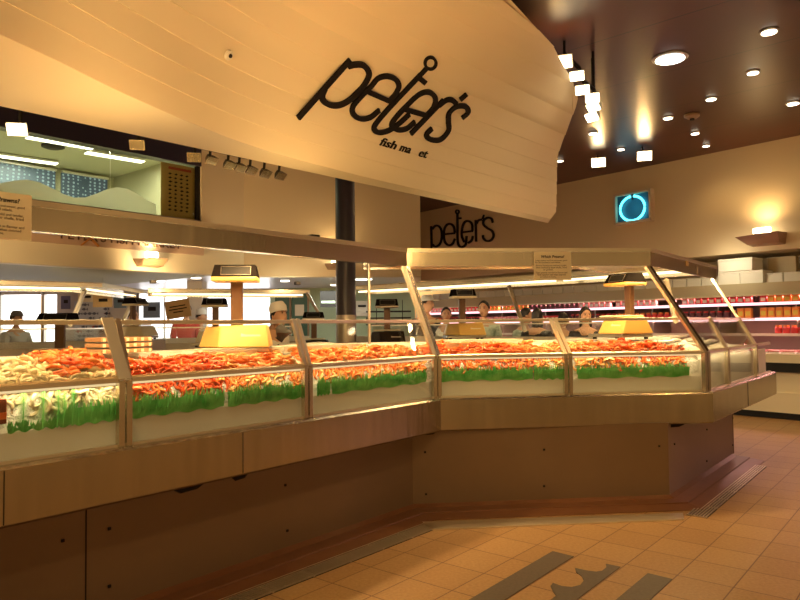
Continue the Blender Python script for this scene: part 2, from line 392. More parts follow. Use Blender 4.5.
for k, (x0, x1) in enumerate(((-60, 55), (61, 107), (137, 163))):
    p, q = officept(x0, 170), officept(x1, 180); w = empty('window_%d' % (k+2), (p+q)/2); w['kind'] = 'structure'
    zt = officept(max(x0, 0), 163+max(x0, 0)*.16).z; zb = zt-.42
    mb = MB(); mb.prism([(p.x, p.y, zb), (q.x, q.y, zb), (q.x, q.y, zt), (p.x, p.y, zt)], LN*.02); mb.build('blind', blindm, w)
    mb = MB(); mb.prism([(p.x, p.y, zt), (q.x, q.y, zt), (q.x, q.y, zt+.035), (p.x, p.y, zt+.035)], LN*.08); mb.build('head_rail', 'white', w)
def striplight(p, q, w, label, grp, m='cooltube'):
    p, q = V(p), V(q); c = (p+q)/2; t = empty('ceiling_strip_light', c, label, 'light', grp)
    mb = MB(); mb.bar(p, q, w+.06, .03); mb.build('housing', 'white', t)
    mb = MB(); mb.bar(p-V(0, 0, .02), q-V(0, 0, .02), w, .012); mb.build('diffuser', m, t); return t
for (x0, y0, x1, y1), lab in zip(((27, 136, 93, 147.5), (-30, 151, 57, 163), (86, 151.5, 143, 161)), ('long fluorescent strip on the office ceiling nearest the upper window glass', 'fluorescent strip on the office ceiling cut by the left edge of the photo', 'short fluorescent strip on the office ceiling towards the poster')):
    striplight(PH(x0, y0, OZ-.03), PH(x1, y1, OZ-.03), .16, lab, None)
mb = MB(); q = PH(53, 147, OZ-.03); mb.lathe([(.01, .02), (.17, .02), (.17, -.005), (.1, -.03), (.01, -.03)], q, 18)
tag(mb.build('ceiling_vent', 'dark', None, True), 'dark round air vent between the strip lights on the office ceiling', 'vent')
for x_, y_ in ((60, 141.5), (10, 157), (115, 156)):
    area('office_light', PH(x_, y_, OZ-.06), 1.1, 34, (1, .98, .78), (0, 0, math.atan2(LD.y, LD.x)), sy=.14)
for k_ in (.8, 2.4): area('office_light', off_pt(WE+LD*k_*2, 1.5)+V(0, 0, OZ-.06), 1.2, 34, (1, .98, .78), sy=.2)
# price poster inside the window
def textmesh(s, size, ext=.002, shear=0, bold=0):
    cu = bpy.data.curves.new('t', 'FONT'); cu.body = s; cu.size = size; cu.extrude = ext; cu.shear = shear; cu.offset = bold
    cu.align_x = 'CENTER'; cu.align_y = 'CENTER'; cu.resolution_u = 2
    o = bpy.data.objects.new('t', cu); COL.objects.link(o); bpy.context.view_layer.update()
    me = bpy.data.meshes.new_from_object(o.evaluated_get(bpy.context.evaluated_depsgraph_get())); bpy.data.objects.remove(o)
    return me
def place_text(name, s, size, origin, right, up, m, parent, ext=.003, shear=0, bold=0, fit=None):
    me = textmesh(s, size, ext, shear, bold); right = V(right).normalized(); up = V(up).normalized(); n = right.cross(up)
    if fit:
        xs = [q.co.x for q in me.vertices]; k = fit/(max(xs)-min(xs))
    else: k = 1
    w = V(0, 0, 0); p = parent
    while p is not None: w += p.location; p = p.parent
    for q in me.vertices:
        c = q.co.copy(); q.co = V(origin)+right*c.x*k+up*c.y*k+n*c.z-w
    me.materials.clear(); me.materials.append(M[m] if isinstance(m, str) else m)
    o = bpy.data.objects.new(name, me); COL.objects.link(o); o.parent = parent; return o
pa, pb = WL(160.5, 180, -.12), WL(197, 190, -.12); pz1 = wtop.z-.02; pz0 = ZW0+.02
pt = empty('price_poster', (pa+pb)/2, 'yellowish poster with rows of small fish pictures inside the upper window', 'poster')
M['poster'] = mat('poster_paper', (.62, .46, .16, 1), .6)
mb = MB(); mb.prism([(pa.x, pa.y, pz0), (pb.x, pb.y, pz0), (pb.x, pb.y, pz1), (pa.x, pa.y, pz1)], LN*.01); mb.build('sheet', 'poster', pt)
mb = MB(); W_ = (pb-pa).length
for r in range(10):
    for c in range(4):
        p = pa+LD*W_*(.24+.155*c+RND.uniform(-.01, .01)); z = pz1-.16-r*(pz1-pz0)*.073
        w = W_*RND.uniform(.04, .06)
        mb.prism([(p.x-LD.x*w, p.y-LD.y*w, z), (p.x, p.y, z-.016), (p.x+LD.x*w, p.y+LD.y*w, z+.004), (p.x, p.y, z+.018)], LN*.014)
mb.build('fish_picture', 'dark', pt, kind='stuff')
mb = MB(); p, q = pa+LD*W_*.2, pa+LD*W_*.82; mb.prism([(p.x, p.y, pz1-.09), (q.x, q.y, pz1-.09), (q.x, q.y, pz1-.05), (p.x, p.y, pz1-.05)], LN*.013); mb.build('heading', mat('red_print', (.5, .08, .05, 1), .6), pt)
# sign below the window
sa, sb = WE, V(WL(202, 255)); sb.z = 0; sz0 = WL(202, 255.6).z; sz1 = ZW0-.02
sgn = empty('wall_sign', V(sb.x, sb.y, sz0), 'long pinkish shop sign under the upper window, mostly hidden by the steel canopy', 'sign')
mb = MB(); mb.prism([(sa.x, sa.y, sz0), (sb.x, sb.y, sz0), (sb.x, sb.y, sz1), (sa.x, sa.y, sz1)], LN*.05); mb.build('board', mat('pinkish_board', (.60, .42, .30, 1), .5), sgn)
p0, p1 = WL(62, 236, .06), WL(180, 240, .06); zt = WL(118, 239.5, .06).z-.05
place_text('lettering', "PETER'S FISH MARKET", .3, (p0+(p1-p0)*.5).xy.to_3d()+V(0, 0, zt+.05), LD, (0, 0, 1), mat('brown_print', (.14, .07, .04, 1), .5), sgn, ext=.006, fit=(p1-p0).length*1.02)
mb = MB(); pc = WL(90, 240, .06)
for sgnx in (-1, 1):
    mb.bar(pc+V(0, 0, -.08)+LD*(.12*sgnx), pc+V(0, 0, .12)-LD*(.10*sgnx), .02, .05, LN)
mb.build('crossed_emblem', mat('orange_print', (.6, .25, .06, 1), .5), sgn)

# low pale ceiling of the passage beyond the bulkheads, its shop front
mb = MB(); pts = [WE-LN*.2, C1-LN*.2+LD*.05, C2-HN*.2, e2-V(.1, 0, 0), V(-1, 17.5, 0), V(-15, 17.5, 0), V(-15, 4, 0)]
mb.prism([(q.x, q.y, LB+.02) for q in pts], (0, 0, .1)); struct('ceiling_passage', mb, 'lavender')
FY = 15.4
def farbox(name, x0, y0, x1, y1, Y, m, th=.05, parent=None, label=None, cat=None, grp=None):
    a, b = PD(x0, y0, Y), PD(x1, y1, Y); z1, z0 = a[2], b[2]
    mb = MB(); mb.box(((a[0]+b[0])/2, Y+th/2, (z0+z1)/2), (b[0]-a[0], th, z1-z0)); o = mb.build(name, m, parent)
    if label: tag(o, label, cat, grp)
    return o
def fbx(x0, x1, z0, z1, Y, m, th, name, parent=None, kind=True):
    a, b = PD(x0, 320, Y)[0], PD(x1, 320, Y)[0]; mb = MB(); mb.box(((a+b)/2, Y+th/2, (z0+z1)/2), (b-a, th, z1-z0)); o = mb.build(name, m, parent)
    if parent is None and kind: o['kind'] = 'structure'
    return o
# shopfront: piers and bright openings
fbx(-300, -40, 0, 2.32, FY, 'column', .2, 'wall_shopfront')
fbx(57, 138, 0, 2.32, FY, 'column', .2, 'wall_poster')
fbx(187, 202, 0, 2.32, 12.6, 'column', .3, 'wall_pier')
fbx(270, 415, 0, 2.32, FY, 'green_wall', .2, 'wall_office')
for k, (x0, x1) in enumerate(((-40, 40), (43, 56), (138, 190), (206, 272))):
    w = empty('window_%d' % (k+5), PD((x0+x1)/2, 326, FY)); w['kind'] = 'structure'
    fbx(x0, x1, .1, 2.25, FY+.15, 'day', .03, 'bright_pane', w)
    fbx(x0-1, x0+1, 0, 2.32, FY, 'steel_dull', .12, 'frame', w); fbx(x0, x1, 2.25, 2.32, FY, 'steel_dull', .12, 'frame', w)
    if k != 1: fbx((x0+x1)/2-.6, (x0+x1)/2+.6, 0, 2.32, FY, 'steel_dull', .1, 'mullion', w)
# fish chart poster wall
fc = empty('fish_chart', PD(92, 310, FY-.1), 'wide white chart of many small fish on the far left wall', 'poster')
fbx(74, 107, 1.5-.4, 2.08, FY-.1, mat('chart_paper', (.60, .62, .66, 1), .5), .03, 'sheet', fc)
for nm, m, col in (('dark_fish_picture', 'd', (.12, .13, .18, 1)), ('red_fish_picture', 'r', (.5, .10, .08, 1))):
    mb = MB()
    for r in range(9):
        for c in range(6):
            if (RND.random() < .3) != (m == 'r'): continue
            x = PD(76+c*5.4+RND.uniform(0, 2), 320, FY-.12)[0]; z = 2.0-r*.1
            mb.prism([(x-.02, FY-.115, z), (x+.04, FY-.115, z+.034), (x+.085, FY-.115, z), (x+.12, FY-.115, z+.03), (x+.12, FY-.115, z-.03), (x+.085, FY-.115, z-.002), (x+.04, FY-.115, z-.034)], (0, .01, 0))
    mb.build(nm, mat(nm, col, .5), fc, kind='stuff')
for (x0, y0, x1, y1, Y, c, lab) in ((93, 295, 112, 307, 11.2, (.72, .50, .25, 1), 'orange price card hanging over the far left counter'), (61, 296, 70, 309, 15.2, (.13, .12, .2, 1), 'dark picture poster on the bright far left shopfront'), (114, 296, 126, 308, 15.2, (.16, .24, .27, 1), 'dark framed notice right of the fish chart'), (78, 293, 95, 302, 15.0, (.85, .75, .5, 1), 'small cream card above the fish chart'), (143, 302, 160, 318, 15.2, (.16, .2, .24, 1), 'grey picture poster low in the far doorway')):
    t = empty('wall_poster_sheet' if Y > 13 else 'price_card', PD((x0+x1)/2, (y0+y1)/2, Y), lab, 'poster')
    farbox('card', x0, y0, x1, y1, Y, mat('card_colour', c, .6), .02, t)
    if Y < 13: q = PD((x0+x1)/2, y0, Y); mb = MB(); mb.tube([(q[0], Y+.01, q[2]-.02), (q[0], Y+.01, LB+.02)], .004, 5); mb.build('hanging_cord', 'steel_dull', t)
    farbox('print', x0+(x1-x0)*.3, y0+(y1-y0)*.3, x1-(x1-x0)*.25, y1-(y1-y0)*.45, Y-.012, 'dark', .01, t)
# office front centre: green doors, screen, notices
for k, (x0, x1) in enumerate(((275, 290), (292, 308))):
    w = empty('door_%d' % (k+1), PD((x0+x1)/2, 326, FY-.1)); w['kind'] = 'structure'
    fbx(x0, x1, 0, 2.2, FY-.1, 'green_door', .08, 'door_leaf', w); fbx(x1-.6, x1+1, 0, 2.25, FY-.13, 'wood', .05, 'jamb', w)
    fbx(x0+3, x1-4, 1.7, 1.95, FY-.12, 'steel_dull', .03, 'notice', w)
t = empty('wall_screen', PD(327, 299, 13.5), 'black flat screen on the mint wall left of the dark column', 'screen')
farbox('housing', 320, 291, 337, 307, 13.5, 'dark', .08, t); farbox('display', 321.5, 301, 335, 303, 13.49, 'green_wall', .01, t)
for (x0, y0, x1, y1, lab) in ((356, 301, 368, 316, 'white notice on the mint wall just right of the dark column'),):
    t = empty('wall_notice', PD(362, 308, FY-.1), lab, 'notice'); farbox('sheet', x0, y0, x1, y1, FY-.1, 'white', .02, t); farbox('print', x0+2, y0+4, x1-2, y0+6, FY-.12, 'dark', .01, t)
sh = empty('wall_shelf', PD(385, 318, 14.6), 'thin dark shelf rack on the mint wall between column and fridge', 'shelf')
for y in (311, 317.5, 324): farbox('shelf_board', 366, y, 411, y+.9, 14.6, 'dark', .25, sh)
for x in (376, 402): farbox('upright', x, 300, x+1, 326, 14.55, 'dark', .03, sh)
bars = [((331, 287), (352, 287), 13.0), ((340, 290), (372, 289), 11.5), ((398, 281.5), (414, 281), 13)]
for k, (a, b, Y) in enumerate(bars):
    zc = LB-.04; p, q = PD(a[0], a[1], Y), PD(b[0], b[1], Y); p[2] = q[2] = zc
    striplight(p, q, .14, ['white strip light on the pale ceiling left of the dark column', 'white strip light on the pale ceiling passing behind the dark column', 'white strip light on the pale ceiling right of the thin pole'][k], None, 'cooltube')
for k, (x, y) in enumerate(((85, 272), (70, 282), (114, 276.8), (147, 275.5), (196, 278), (160, 281), (120, 282), (285, 281), (15, 268))):
    p = PH(x, y, LB+.015); mb = MB(); mb.lathe([(.01, 0), (.085, 0), (.085, -.008), (.07, -.012), (.01, -.012)], p, 14)
    t = mb.build('recessed_downlight', 'down'); tag(t, 'small round downlight in the pale low ceiling beyond the upper window wall', 'light', 'downlights in the pale low ceiling')
area('passage_light', (-1.3, 13.2, LB-.06), 1.2, 45, (.95, 1, .85), (0, 0, 0), sy=.14); area('passage_light', (-1.8, 11.4, LB-.06), 1.2, 25, (.95, 1, .85), (0, 0, 0), sy=.14)

# column
cx, cy = -.665, 8.35; r = .122
ct = empty('column', (cx, cy, 0)); ct['kind'] = 'structure'; zs = PD(345, 315, cy)[2]
mb = MB(); mb.lathe([(.01, 0), (r+.004, 0), (r+.004, zs), (.01, zs)], (cx, cy, 0), 28); mb.build('steel_sleeve', 'steel_dull', ct, True)
mb = MB(); mb.lathe([(.01, zs), (r, zs), (r, CZ), (.01, CZ)], (cx, cy, 0), 28); mb.build('shaft', 'navy', ct, True)

# uplights on the walls
def uplight(p, right, n, w, label, pw=25):
    t = empty('wall_uplight', p, label, 'light', None); right, n = V(right), V(n)
    mb = MB(); h = w*.32; dpt = w*.75
    lo = [p-right*w*.30, p+right*w*.36]; 
    A = [p-right*w*.5+V(0, 0, h*.45), p+right*w*.5+V(0, 0, h*.55), p+right*w*.5+n*dpt*.8+V(0, 0, h*.5), p-right*w*.5+n*dpt+V(0, 0, h*.3)]
    B = [p-right*w*.35-V(0, 0, h*.4), p+right*w*.45-V(0, 0, h*.4), p+right*w*.45+n*dpt*.5-V(0, 0, h*.3), p-right*w*.35+n*dpt*.5-V(0, 0, h*.3)]
    mb.add(A+B, [(0, 1, 2, 3), (4, 7, 6, 5), (0, 4, 5, 1), (1, 5, 6, 2), (2, 6, 7, 3), (3, 7, 4, 0)]); mb.build('shade', 'wood', t)
    mb = MB(); c = p+n*dpt*.45+right*w*.02+V(0, 0, h*.5+.05); mb.tube([c-right*w*.2, c+right*w*.2], .05, 10); mb.build('lamp', 'lamp', t, True)
    mb = MB(); mb.box(c-V(0, 0, .06), (w*.3, w*.3, .03), math.atan2(right.y, right.x)); mb.build('lamp_base', 'dark', t)
    spot('uplight_glow', c+V(0, 0, .08), c+n*.1+V(0, 0, 2), pw, WARM2, math.radians(165), .9, .08)
uplight(WB(767, 241, 0), -BD, BN, .60, 'wedge shaped wall uplight glowing on the cream wall above the fridges', 36)
uplight(WL(146, 263.5, 0), LD, LN, .42, 'wedge shaped wall uplight under the shop sign on the left bulkhead', 45)
uplight(WH(335, 267, 0), HD, HN, .36, 'small wall uplight partly behind the dark column', 20)

# neon circle in a box
q = [WB(617, 195, 0), WB(654, 191.5, 0), WB(655, 221.5, 0), WB(618.5, 225, 0)]
c = (q[0]+q[2])/2; wN = (q[1]-q[0]).length; hN = q[0].z-q[3].z; rt = -BD
nb = empty('neon_sign', c, 'square box sign with a glowing cyan neon circle on the cream wall', 'sign')
mb = MB(); mb.box(c+BN*.03, (wN-.04, .06, hN-.04), math.atan2(rt.y, rt.x)); mb.build('backing', 'navybox', nb)
mb = MB()
for s_, d_ in ((V(0, 0, 1), rt), (V(0, 0, -1), rt)): mb.box(c+BN*.06+s_*(hN/2-.02), (wN, .14, .045), math.atan2(rt.y, rt.x))
for s_ in (1, -1): mb.box(c+BN*.06+rt*s_*(wN/2-.02), (.045, .14, hN), math.atan2(rt.y, rt.x))
mb.build('frame', mat('frame_cream', (.6, .5, .36, 1), .5), nb)
path = [c+BN*.11+rt*(.215*wN/.75*1.15*math.cos(a))+V(0, 0, .215*hN/.6*1.1*math.sin(a)-.02) for a in [math.radians(98+k*344/40) for k in range(41)]]
mb = MB(); mb.tube(path, .021, 8); mb.build('neon_tube', 'neon', nb, True)
mb = MB(); mb.box(c+BN*.1+V(0, 0, hN*.36), (.03, .03, .13)); mb.build('tube_clip', 'dark', nb)
point('neon_glow', c+BN*.2, .8, (.1, .8, 1), .1)

# ceiling downlights
DL = [(670, 57.5, .15, 'large round downlight in the dark ceiling'), (769, 30.5, .07, 'small downlight in the dark ceiling near the top right corner'), (753, 71.5, .06, 'small downlight in the dark ceiling right of the large one'), (793, 102.5, .07, 'small star bright downlight in the dark ceiling by the right edge'), (711, 98, .06, 'small downlight in the dark ceiling above the smoke detector'), (668, 117, .06, 'small downlight in the dark ceiling left of the smoke detector'), (695, 132.5, .055, 'small downlight in the dark ceiling just below the smoke detector'), (706, 145, .05, 'tiny dim downlight in the dark ceiling nearest the wall'), (593, 132.5, .06, 'small downlight in the dark ceiling right beside the hull'), (621, 148.5, .055, 'small downlight in the dark ceiling between the two wall spotlights'), (560, 160, .055, 'small downlight in the dark ceiling peeking past the hull edge')]
for x, y, r, lab in DL:
    p = V(PH(x, y, CZ)); t = empty('recessed_downlight', p, lab, 'light')
    mb = MB(); mb.lathe([(r, .0), (r*1.25, 0), (r*1.25, -.012), (r, -.02)], p, 18); mb.build('trim_ring', 'steel_dull', t, True)
    mb = MB(); mb.lathe([(.005, -.018), (r, -.018), (r, -.026), (.005, -.026)], p, 18); mb.build('lamp_face', 'down' if r < .1 else 'cooltube', t)
    spot('downlight_beam', p-V(0, 0, .05), p-V(0, 0, 3), 60 if r > .1 else 22, WARM2, math.radians(120), .8)
p = V(PH(692, 114.5, CZ)); t = empty('smoke_detector', p, 'round brown smoke detector on the dark ceiling', 'detector')
mb = MB(); mb.lathe([(.01, 0), (.10, 0), (.10, -.03), (.06, -.06), (.01, -.06)], p, 18); mb.build('housing', 'wood', t, True)
mb = MB(); mb.lathe([(.01, -.06), (.03, -.06), (.03, -.08), (.01, -.08)], p, 10); mb.build('sensor', 'dark', t)

# ------------------------------------------------------------------ the hanging boat hull
HA = math.radians(41.3); HU = V(math.sin(HA), math.cos(HA), 0); HP = V(-math.cos(HA), math.sin(HA), 0)
KP = 4.31
def interp(x, xs, ys): return float(np.interp(x, xs, ys))
h1 = [2.75, 2.80, 2.95, 3.2, 3.4, 3.6, 3.8, 3.95, 4.06]; p1 = [4.26, 4.20, 4.12, 4.02, 3.90, 3.70, 3.40, 3.08, 2.80]
h0 = [2.75, 2.80, 3.2, 3.6, 3.9, 4.06]; p0_ = [3.30, 3.27, 3.18, 2.98, 2.72, 2.55]
def chine(a): return interp(a, [-3, -1, 0, 1.1, 1.36, 1.73, 2.24, 2.79, 3.22, 3.63, 4.32, 5.2, 6, 9], [2.2, 2.62, 2.92, 3.36, 3.47, 3.66, 3.87, 4.06, 4.15, 4.20, 4.25, 4.26, 4.26, 4.26])
def hull_p(a, h):
    w = (chine(a)-3.30)/(4.26-3.30)
    return (1-w)*interp(h, h0, p0_)+w*interp(h, h1, p1)
def hp(a, p, z): q = HU*a+HP*p; return V(q.x, q.y, z)
EY = [-10, 0, 26, 40, 52, 64, 80, 98, 106, 132, 156, 212, 223]; EX = [480, 492, 532, 552, 555, 562, 572, 578, 576, 566, 557, 556, 547]
def aend(h):                            # length of the hull at height h, from the surveyed stern profile
    lo, hi = 4.5, 9
    for _ in range(40):
        m = (lo+hi)/2; x, y = PJ(hp(m, hull_p(m, h), h))
        if x < interp(y, EY, EX): lo = m
        else: hi = m
    return lo
STR = [2.78, 2.92, 3.06, 3.2, 3.34, 3.48, 3.62, 3.76, 3.90, 3.99, 4.05]
A0H = -2.2
def as_(h, n=44):
    e = min(aend(h), 7.8); return [A0H+(e-A0H)*i/n for i in range(n+1)]
hull = empty('boat_hull', hp(3.2, KP, 3.4), 'large cream lapstrake boat hull hanging over the fish counters with black lettering', 'boat')
hullAE = {}
mb = MB()
for k in range(len(STR)-1):             # lapped planks, each lower edge standing a little proud
    z0, z1 = STR[k], STR[k+1]; rows = []
    for j in range(4):
        h = z0+(z1-z0)*j/3; off = .007*(1-j/3)
        rows.append([hp(a, hull_p(a, h)-off, h) for a in as_(h)])
    mb.grid(rows)
    mb.grid([rows[0], [hp(a, hull_p(a, z0)+.004, z0) for a in as_(z0)]])
side = mb.build('near_planking', 'hull', hull, True)
mb = MB()                               # bottom: from near bilge to keel, and round to the far side
for sgn in (1,):
    rows = []
    for j in range(6):
        f = j/5; rows.append([hp(a, KP+sgn*(hull_p(a, 2.78)-KP)*f*(1 if sgn > 0 else .8), 2.75+.03*f) for a in as_(2.78)])
    mb.grid(rows)
mb.build('bottom_planking', 'hull_lit_bottom', hull, True)
def pfar(a, h): return KP+min((KP-hull_p(a, max(h, 2.78)))*.8, max(0, h-2.75)*2.2)
mb = MB(); zz = [2.78]+STR[1:]
rows = [[hp(a, pfar(a, h), h) for a in as_(max(h, 2.78))] for h in [2.75]+zz]; mb.grid(rows)
top = [[hp(a, hull_p(a, 4.05), 4.05) for a in as_(4.05)], [hp(a, pfar(a, 4.05), 4.05) for a in as_(4.05)]]; mb.grid(top)
mb.build('far_planking', 'hull', hull, True)
mb = MB(); rows = []                    # rounded end wall
for h in [2.75]+STR:
    hh = max(h, 2.78); e = as_(hh)[-1]; pn = hull_p(e, hh); pf = pfar(e, h); pn = KP if h < 2.76 else pn
    rows.append([hp(e+.10*math.sin(pi*j/8), pn+(pf-pn)*j/8, h) for j in range(9)])
mb.grid(rows); mb.build('end_wall', 'hull', hull, True)
for x in (227, 55):
    y = {227: 55, 55: 8}[x]
    if x == 227:
        pass
for a in (1.2, 3.6, 6.0):               # hanging rods up to the ceiling
    for p in (KP-.5, KP+.5): mb = MB(); mb.tube([hp(a, p, 4.0), hp(a, p, CZ)], .012, 6); mb.build('hanger_rod', 'steel_dull', hull)

def hullpt(x, y, off=0.0):
    d = V(ray(x, y)); o_ = V(0, 0, H)
    def g(t):
        q = o_+d*t; a = q.x*HU.x+q.y*HU.y; p = q.x*HP.x+q.y*HP.y; return p-(hull_p(a, q.z)-off)
    lo, hi = 2.5, 9.5
    for _ in range(50):
        m = (lo+hi)/2
        if g(m) > 0: hi = m
        else: lo = m
    return o_+d*lo
def hulln(x, y):
    a, b, c = hullpt(x, y), hullpt(x+3, y), hullpt(x, y+3); n = (b-a).cross(c-a).normalized()
    return n if n.dot(V(0, 0, H)-a) > 0 else -n
def stroke(name, pts, wpx, mapf, nf, m, parent, th=.04, n=7, smooth_=True, off=.02, closed=False, dist=None):
    P = cr(pts, n, closed) if smooth_ and len(pts) > 2 else [np.array(q, float) for q in (pts if len(pts) > 2 else [pts[0], (np.array(pts[0])+np.array(pts[1]))/2, pts[1]])]
    C = [mapf(q[0], q[1]) for q in P]; N_ = [nf(q[0], q[1]) for q in P]
    C = [c+nn*off for c, nn in zip(C, N_)]
    w = wpx*(C[len(C)//2]-V(0, 0, H)).length/F
    mb = MB(); mb.sweep(C, [(-w/2, -th/2), (w/2, -th/2), (w/2, th/2), (-w/2, th/2)], N_, closed); return mb.build(name, m, parent)
Z1 = lambda L: [(290+x/8, 50+y/8) for x, y in L]
Z2 = lambda L: [(370+x/5.4545, 50+y/5.4545) for x, y in L]
LET = {
 'p': [Z1([(482, 78), (65, 545)]), Z1([(470, 130), (520, 118), (580, 120), (622, 160), (630, 210), (590, 285), (530, 350), (470, 405), (400, 440), (330, 442), (275, 415), (258, 370), (280, 310)])],
 'e': [Z1([(632, 338), (800, 412)]), [(388.5, 101.3), (395.5, 94), (398.8, 86), (395.5, 79.3), (387, 76.3), (378, 78.5)]+Z1([(650, 290), (570, 370), (505, 450), (505, 510), (560, 550), (640, 540), (715, 482)])],
 't': [Z2([(308, 100), (200, 215), (110, 310), (45, 385), (22, 425), (45, 450), (100, 440), (160, 400), (215, 350)]), Z2([(268, 152), (302, 180)])],
 'e2': [Z2([(195, 325), (310, 358)]), Z2([(310, 355), (348, 310), (355, 260), (320, 230), (265, 245), (195, 310), (140, 370), (118, 410), (150, 435), (200, 428), (245, 392)])],
 'r': [Z2([(402, 272), (222, 458)]), Z2([(375, 305), (415, 275), (445, 272), (470, 292)])],
 'apostrophe': [Z2([(528, 240), (492, 272)])],
 's': [Z2([(502, 372), (535, 340), (520, 308), (470, 310), (432, 345), (428, 390), (428, 440), (385, 488), (330, 488), (308, 462), (338, 428)])]}
for k, ss in LET.items():
    for i, s_ in enumerate(ss):
        stroke('logo_letter', s_, 4.9 if k != 'p' else 5.3, lambda x, y: hullpt(x, y, .022), hulln, 'ink', hull, .024, off=0)
ring = Z2([(330+30*math.cos(a), 80+32*math.sin(a)-8) for a in [2*pi*i/10 for i in range(10)]])
stroke('hook_eye', ring, 2.4, lambda x, y: hullpt(x, y, .022), hulln, 'ink', hull, .024, n=4, off=0, closed=True)
# small slanted words below the logo
def px_text(name, s, size, x0, y0, ux, uy, mapf, nf, m, parent, off=.004, th=.012, shear=.25):
    me = textmesh(s, 1, .5, shear, .012); xs = [q.co.x for q in me.vertices]; lo, hi = min(xs), max(xs); w = V(0, 0, 0); p = parent
    while p is not None: w += p.location; p = p.parent
    nn = nf(x0+ux[0]/2, y0+ux[1]/2)
    for q in me.vertices:
        f = (q.co.x-lo)/(hi-lo); g = q.co.y+.25; X = x0+ux[0]*f+uy[0]*g; Y = y0+ux[1]*f+uy[1]*g
        q.co = mapf(X, Y)+nn*(off+th*(q.co.z+.5))-w
    me.materials.clear(); me.materials.append(M[m]); o = bpy.data.objects.new(name, me); COL.objects.link(o); o.parent = parent
px_text('small_word', 'fish', 1, 378.8, 144.3, (16, 4.6), (3.4, -11.5), hullpt, hulln, 'ink', hull)
px_text('small_word', 'ma', 1, 398.5, 149.8, (10.5, 3.0), (3.4, -11.5), hullpt, hulln, 'ink', hull)
px_text('small_word', 'et', 1, 417.8, 155.3, (8.2, 2.2), (3.4, -11.5), hullpt, hulln, 'ink', hull)
c = hullpt(227, 54.5); nn = hulln(227, 54.5); mb = MB()
mb.lathe([(.005, 0), (.035, 0), (.03, .015), (.005, .018)], (0, 0, 0), 16); T = Matrix.Translation(c+nn*.012) @ nn.to_track_quat('Z', 'Y').to_matrix().to_4x4()
mb.v = [tuple(T @ V(q)) for q in mb.v]; mb.build('hull_fitting', 'white', hull, True)
mb = MB(); mb.lathe([(.003, .018), (.014, .018), (.012, .026), (.003, .028)], (0, 0, 0), 12); mb.v = [tuple(T @ V(q)) for q in mb.v]; mb.build('fitting_plug', 'dark', hull)

# wall logo on the back wall
Z3 = lambda L: [(425+x/10.667, 200+y/10.667) for x, y in L]
wlg = empty('wall_lettering', WB(462, 230), "black rounded peter's lettering with a hook shaped t on the cream back wall", 'sign')
wm = lambda x, y: WB(x, y); wn = lambda x, y: BN
for s_, w in ((Z3([(72, 280), (78, 520)]), 1.9), (Z3([(85, 310), (115, 278), (150, 278), (180, 320), (185, 400), (165, 470), (120, 498), (85, 475)]), 1.9),
    (Z3([(218, 366), (325, 355)]), 1.7), (Z3([(325, 352), (315, 290), (285, 258), (245, 262), (215, 305), (208, 380), (218, 445), (255, 482), (298, 470), (326, 415)]), 1.9),
    (Z3([(352, 150), (353, 300), (355, 440), (372, 490), (408, 500), (442, 470), (450, 385)]), 2.0), (Z3([(355, 197), (392, 195)]), 1.6),
    (Z3([(405, 345), (515, 332)]), 1.7), (Z3([(512, 330), (508, 260), (475, 227), (432, 235), (405, 290), (398, 380), (425, 450)]), 1.9), (Z3([(468, 458), (503, 432), (518, 385)]), 1.9),
    (Z3([(547, 215), (552, 445)]), 1.9), (Z3([(555, 252), (578, 218), (612, 210)]), 1.9), (Z3([(636, 160), (620, 202)]), 1.3),
    (Z3([(730, 242), (715, 200), (675, 190), (635, 215), (630, 260), (670, 300), (720, 330), (738, 380), (710, 430), (660, 436), (628, 405), (625, 375)]), 1.9)):
    stroke('letter', s_, w, wm, wn, 'ink', wlg, .04, n=5, off=.02)
stroke('hook_eye', Z3([(352+17*math.cos(a), 127+19*math.sin(a)) for a in [2*pi*i/10 for i in range(10)]]), 1.1, wm, wn, 'ink', wlg, .04, n=4, off=.02, closed=True)

# ------------------------------------------------------------------ spotlights round the hull
def floodlight(p, aim, size, label, grp=None, lit=True, pw=0, mount=None):
    p = V(p); t = empty('spotlight', p, label, 'light', grp); q = V(aim).to_track_quat('Z', 'Y').to_matrix().to_4x4(); T = Matrix.Translation(p) @ q
    s = size/2
    mb = MB(); mb.v = []; A = [(-s, -s*.7, 0), (s, -s*.7, 0), (s, s*.7, 0), (-s, s*.7, 0)]; B = [(-s*.55, -s*.4, -s*1.1), (s*.55, -s*.4, -s*1.1), (s*.55, s*.4, -s*1.1), (-s*.55, s*.4, -s*1.1)]
    mb.add([T @ V(w) for w in A+B], [(0, 1, 2, 3), (4, 7, 6, 5), (0, 4, 5, 1), (1, 5, 6, 2), (2, 6, 7, 3), (3, 7, 4, 0)]); mb.build('housing', 'steel_dull' if lit else 'steel', t)
    mb = MB(); mb.box((0, 0, 0), (s*1.75, s*1.15, .012), M4=T @ Matrix.Translation((0, 0, .008))); mb.build('lamp_face', 'lamp' if lit else 'glass', t)
    if mount is not None:
        mb = MB(); mb.tube([T @ V(0, 0, -s*.9), V(mount)], .012, 6); mb.build('bracket', 'dark', t)
    if pw: spot('flood_beam', p+V(aim).normalized()*.03, p+V(aim), pw, WARM, math.radians(100), .7, .06)
    return t
track = None
labs = ['brightest square spotlight at the top of the row beside the hull end', 'second square spotlight from the top beside the hull end', 'third square spotlight from the top beside the hull end', 'fourth square spotlight down beside the hull end, furthest right but one', 'fifth square spotlight down beside the hull end, seen edge on', 'lowest square spotlight of the row beside the hull end']
pr = [(562.5, 62), (577, 76), (582.5, 90), (592.5, 98), (593.5, 107), (592, 117)]
z0 = 3.95; pts = []
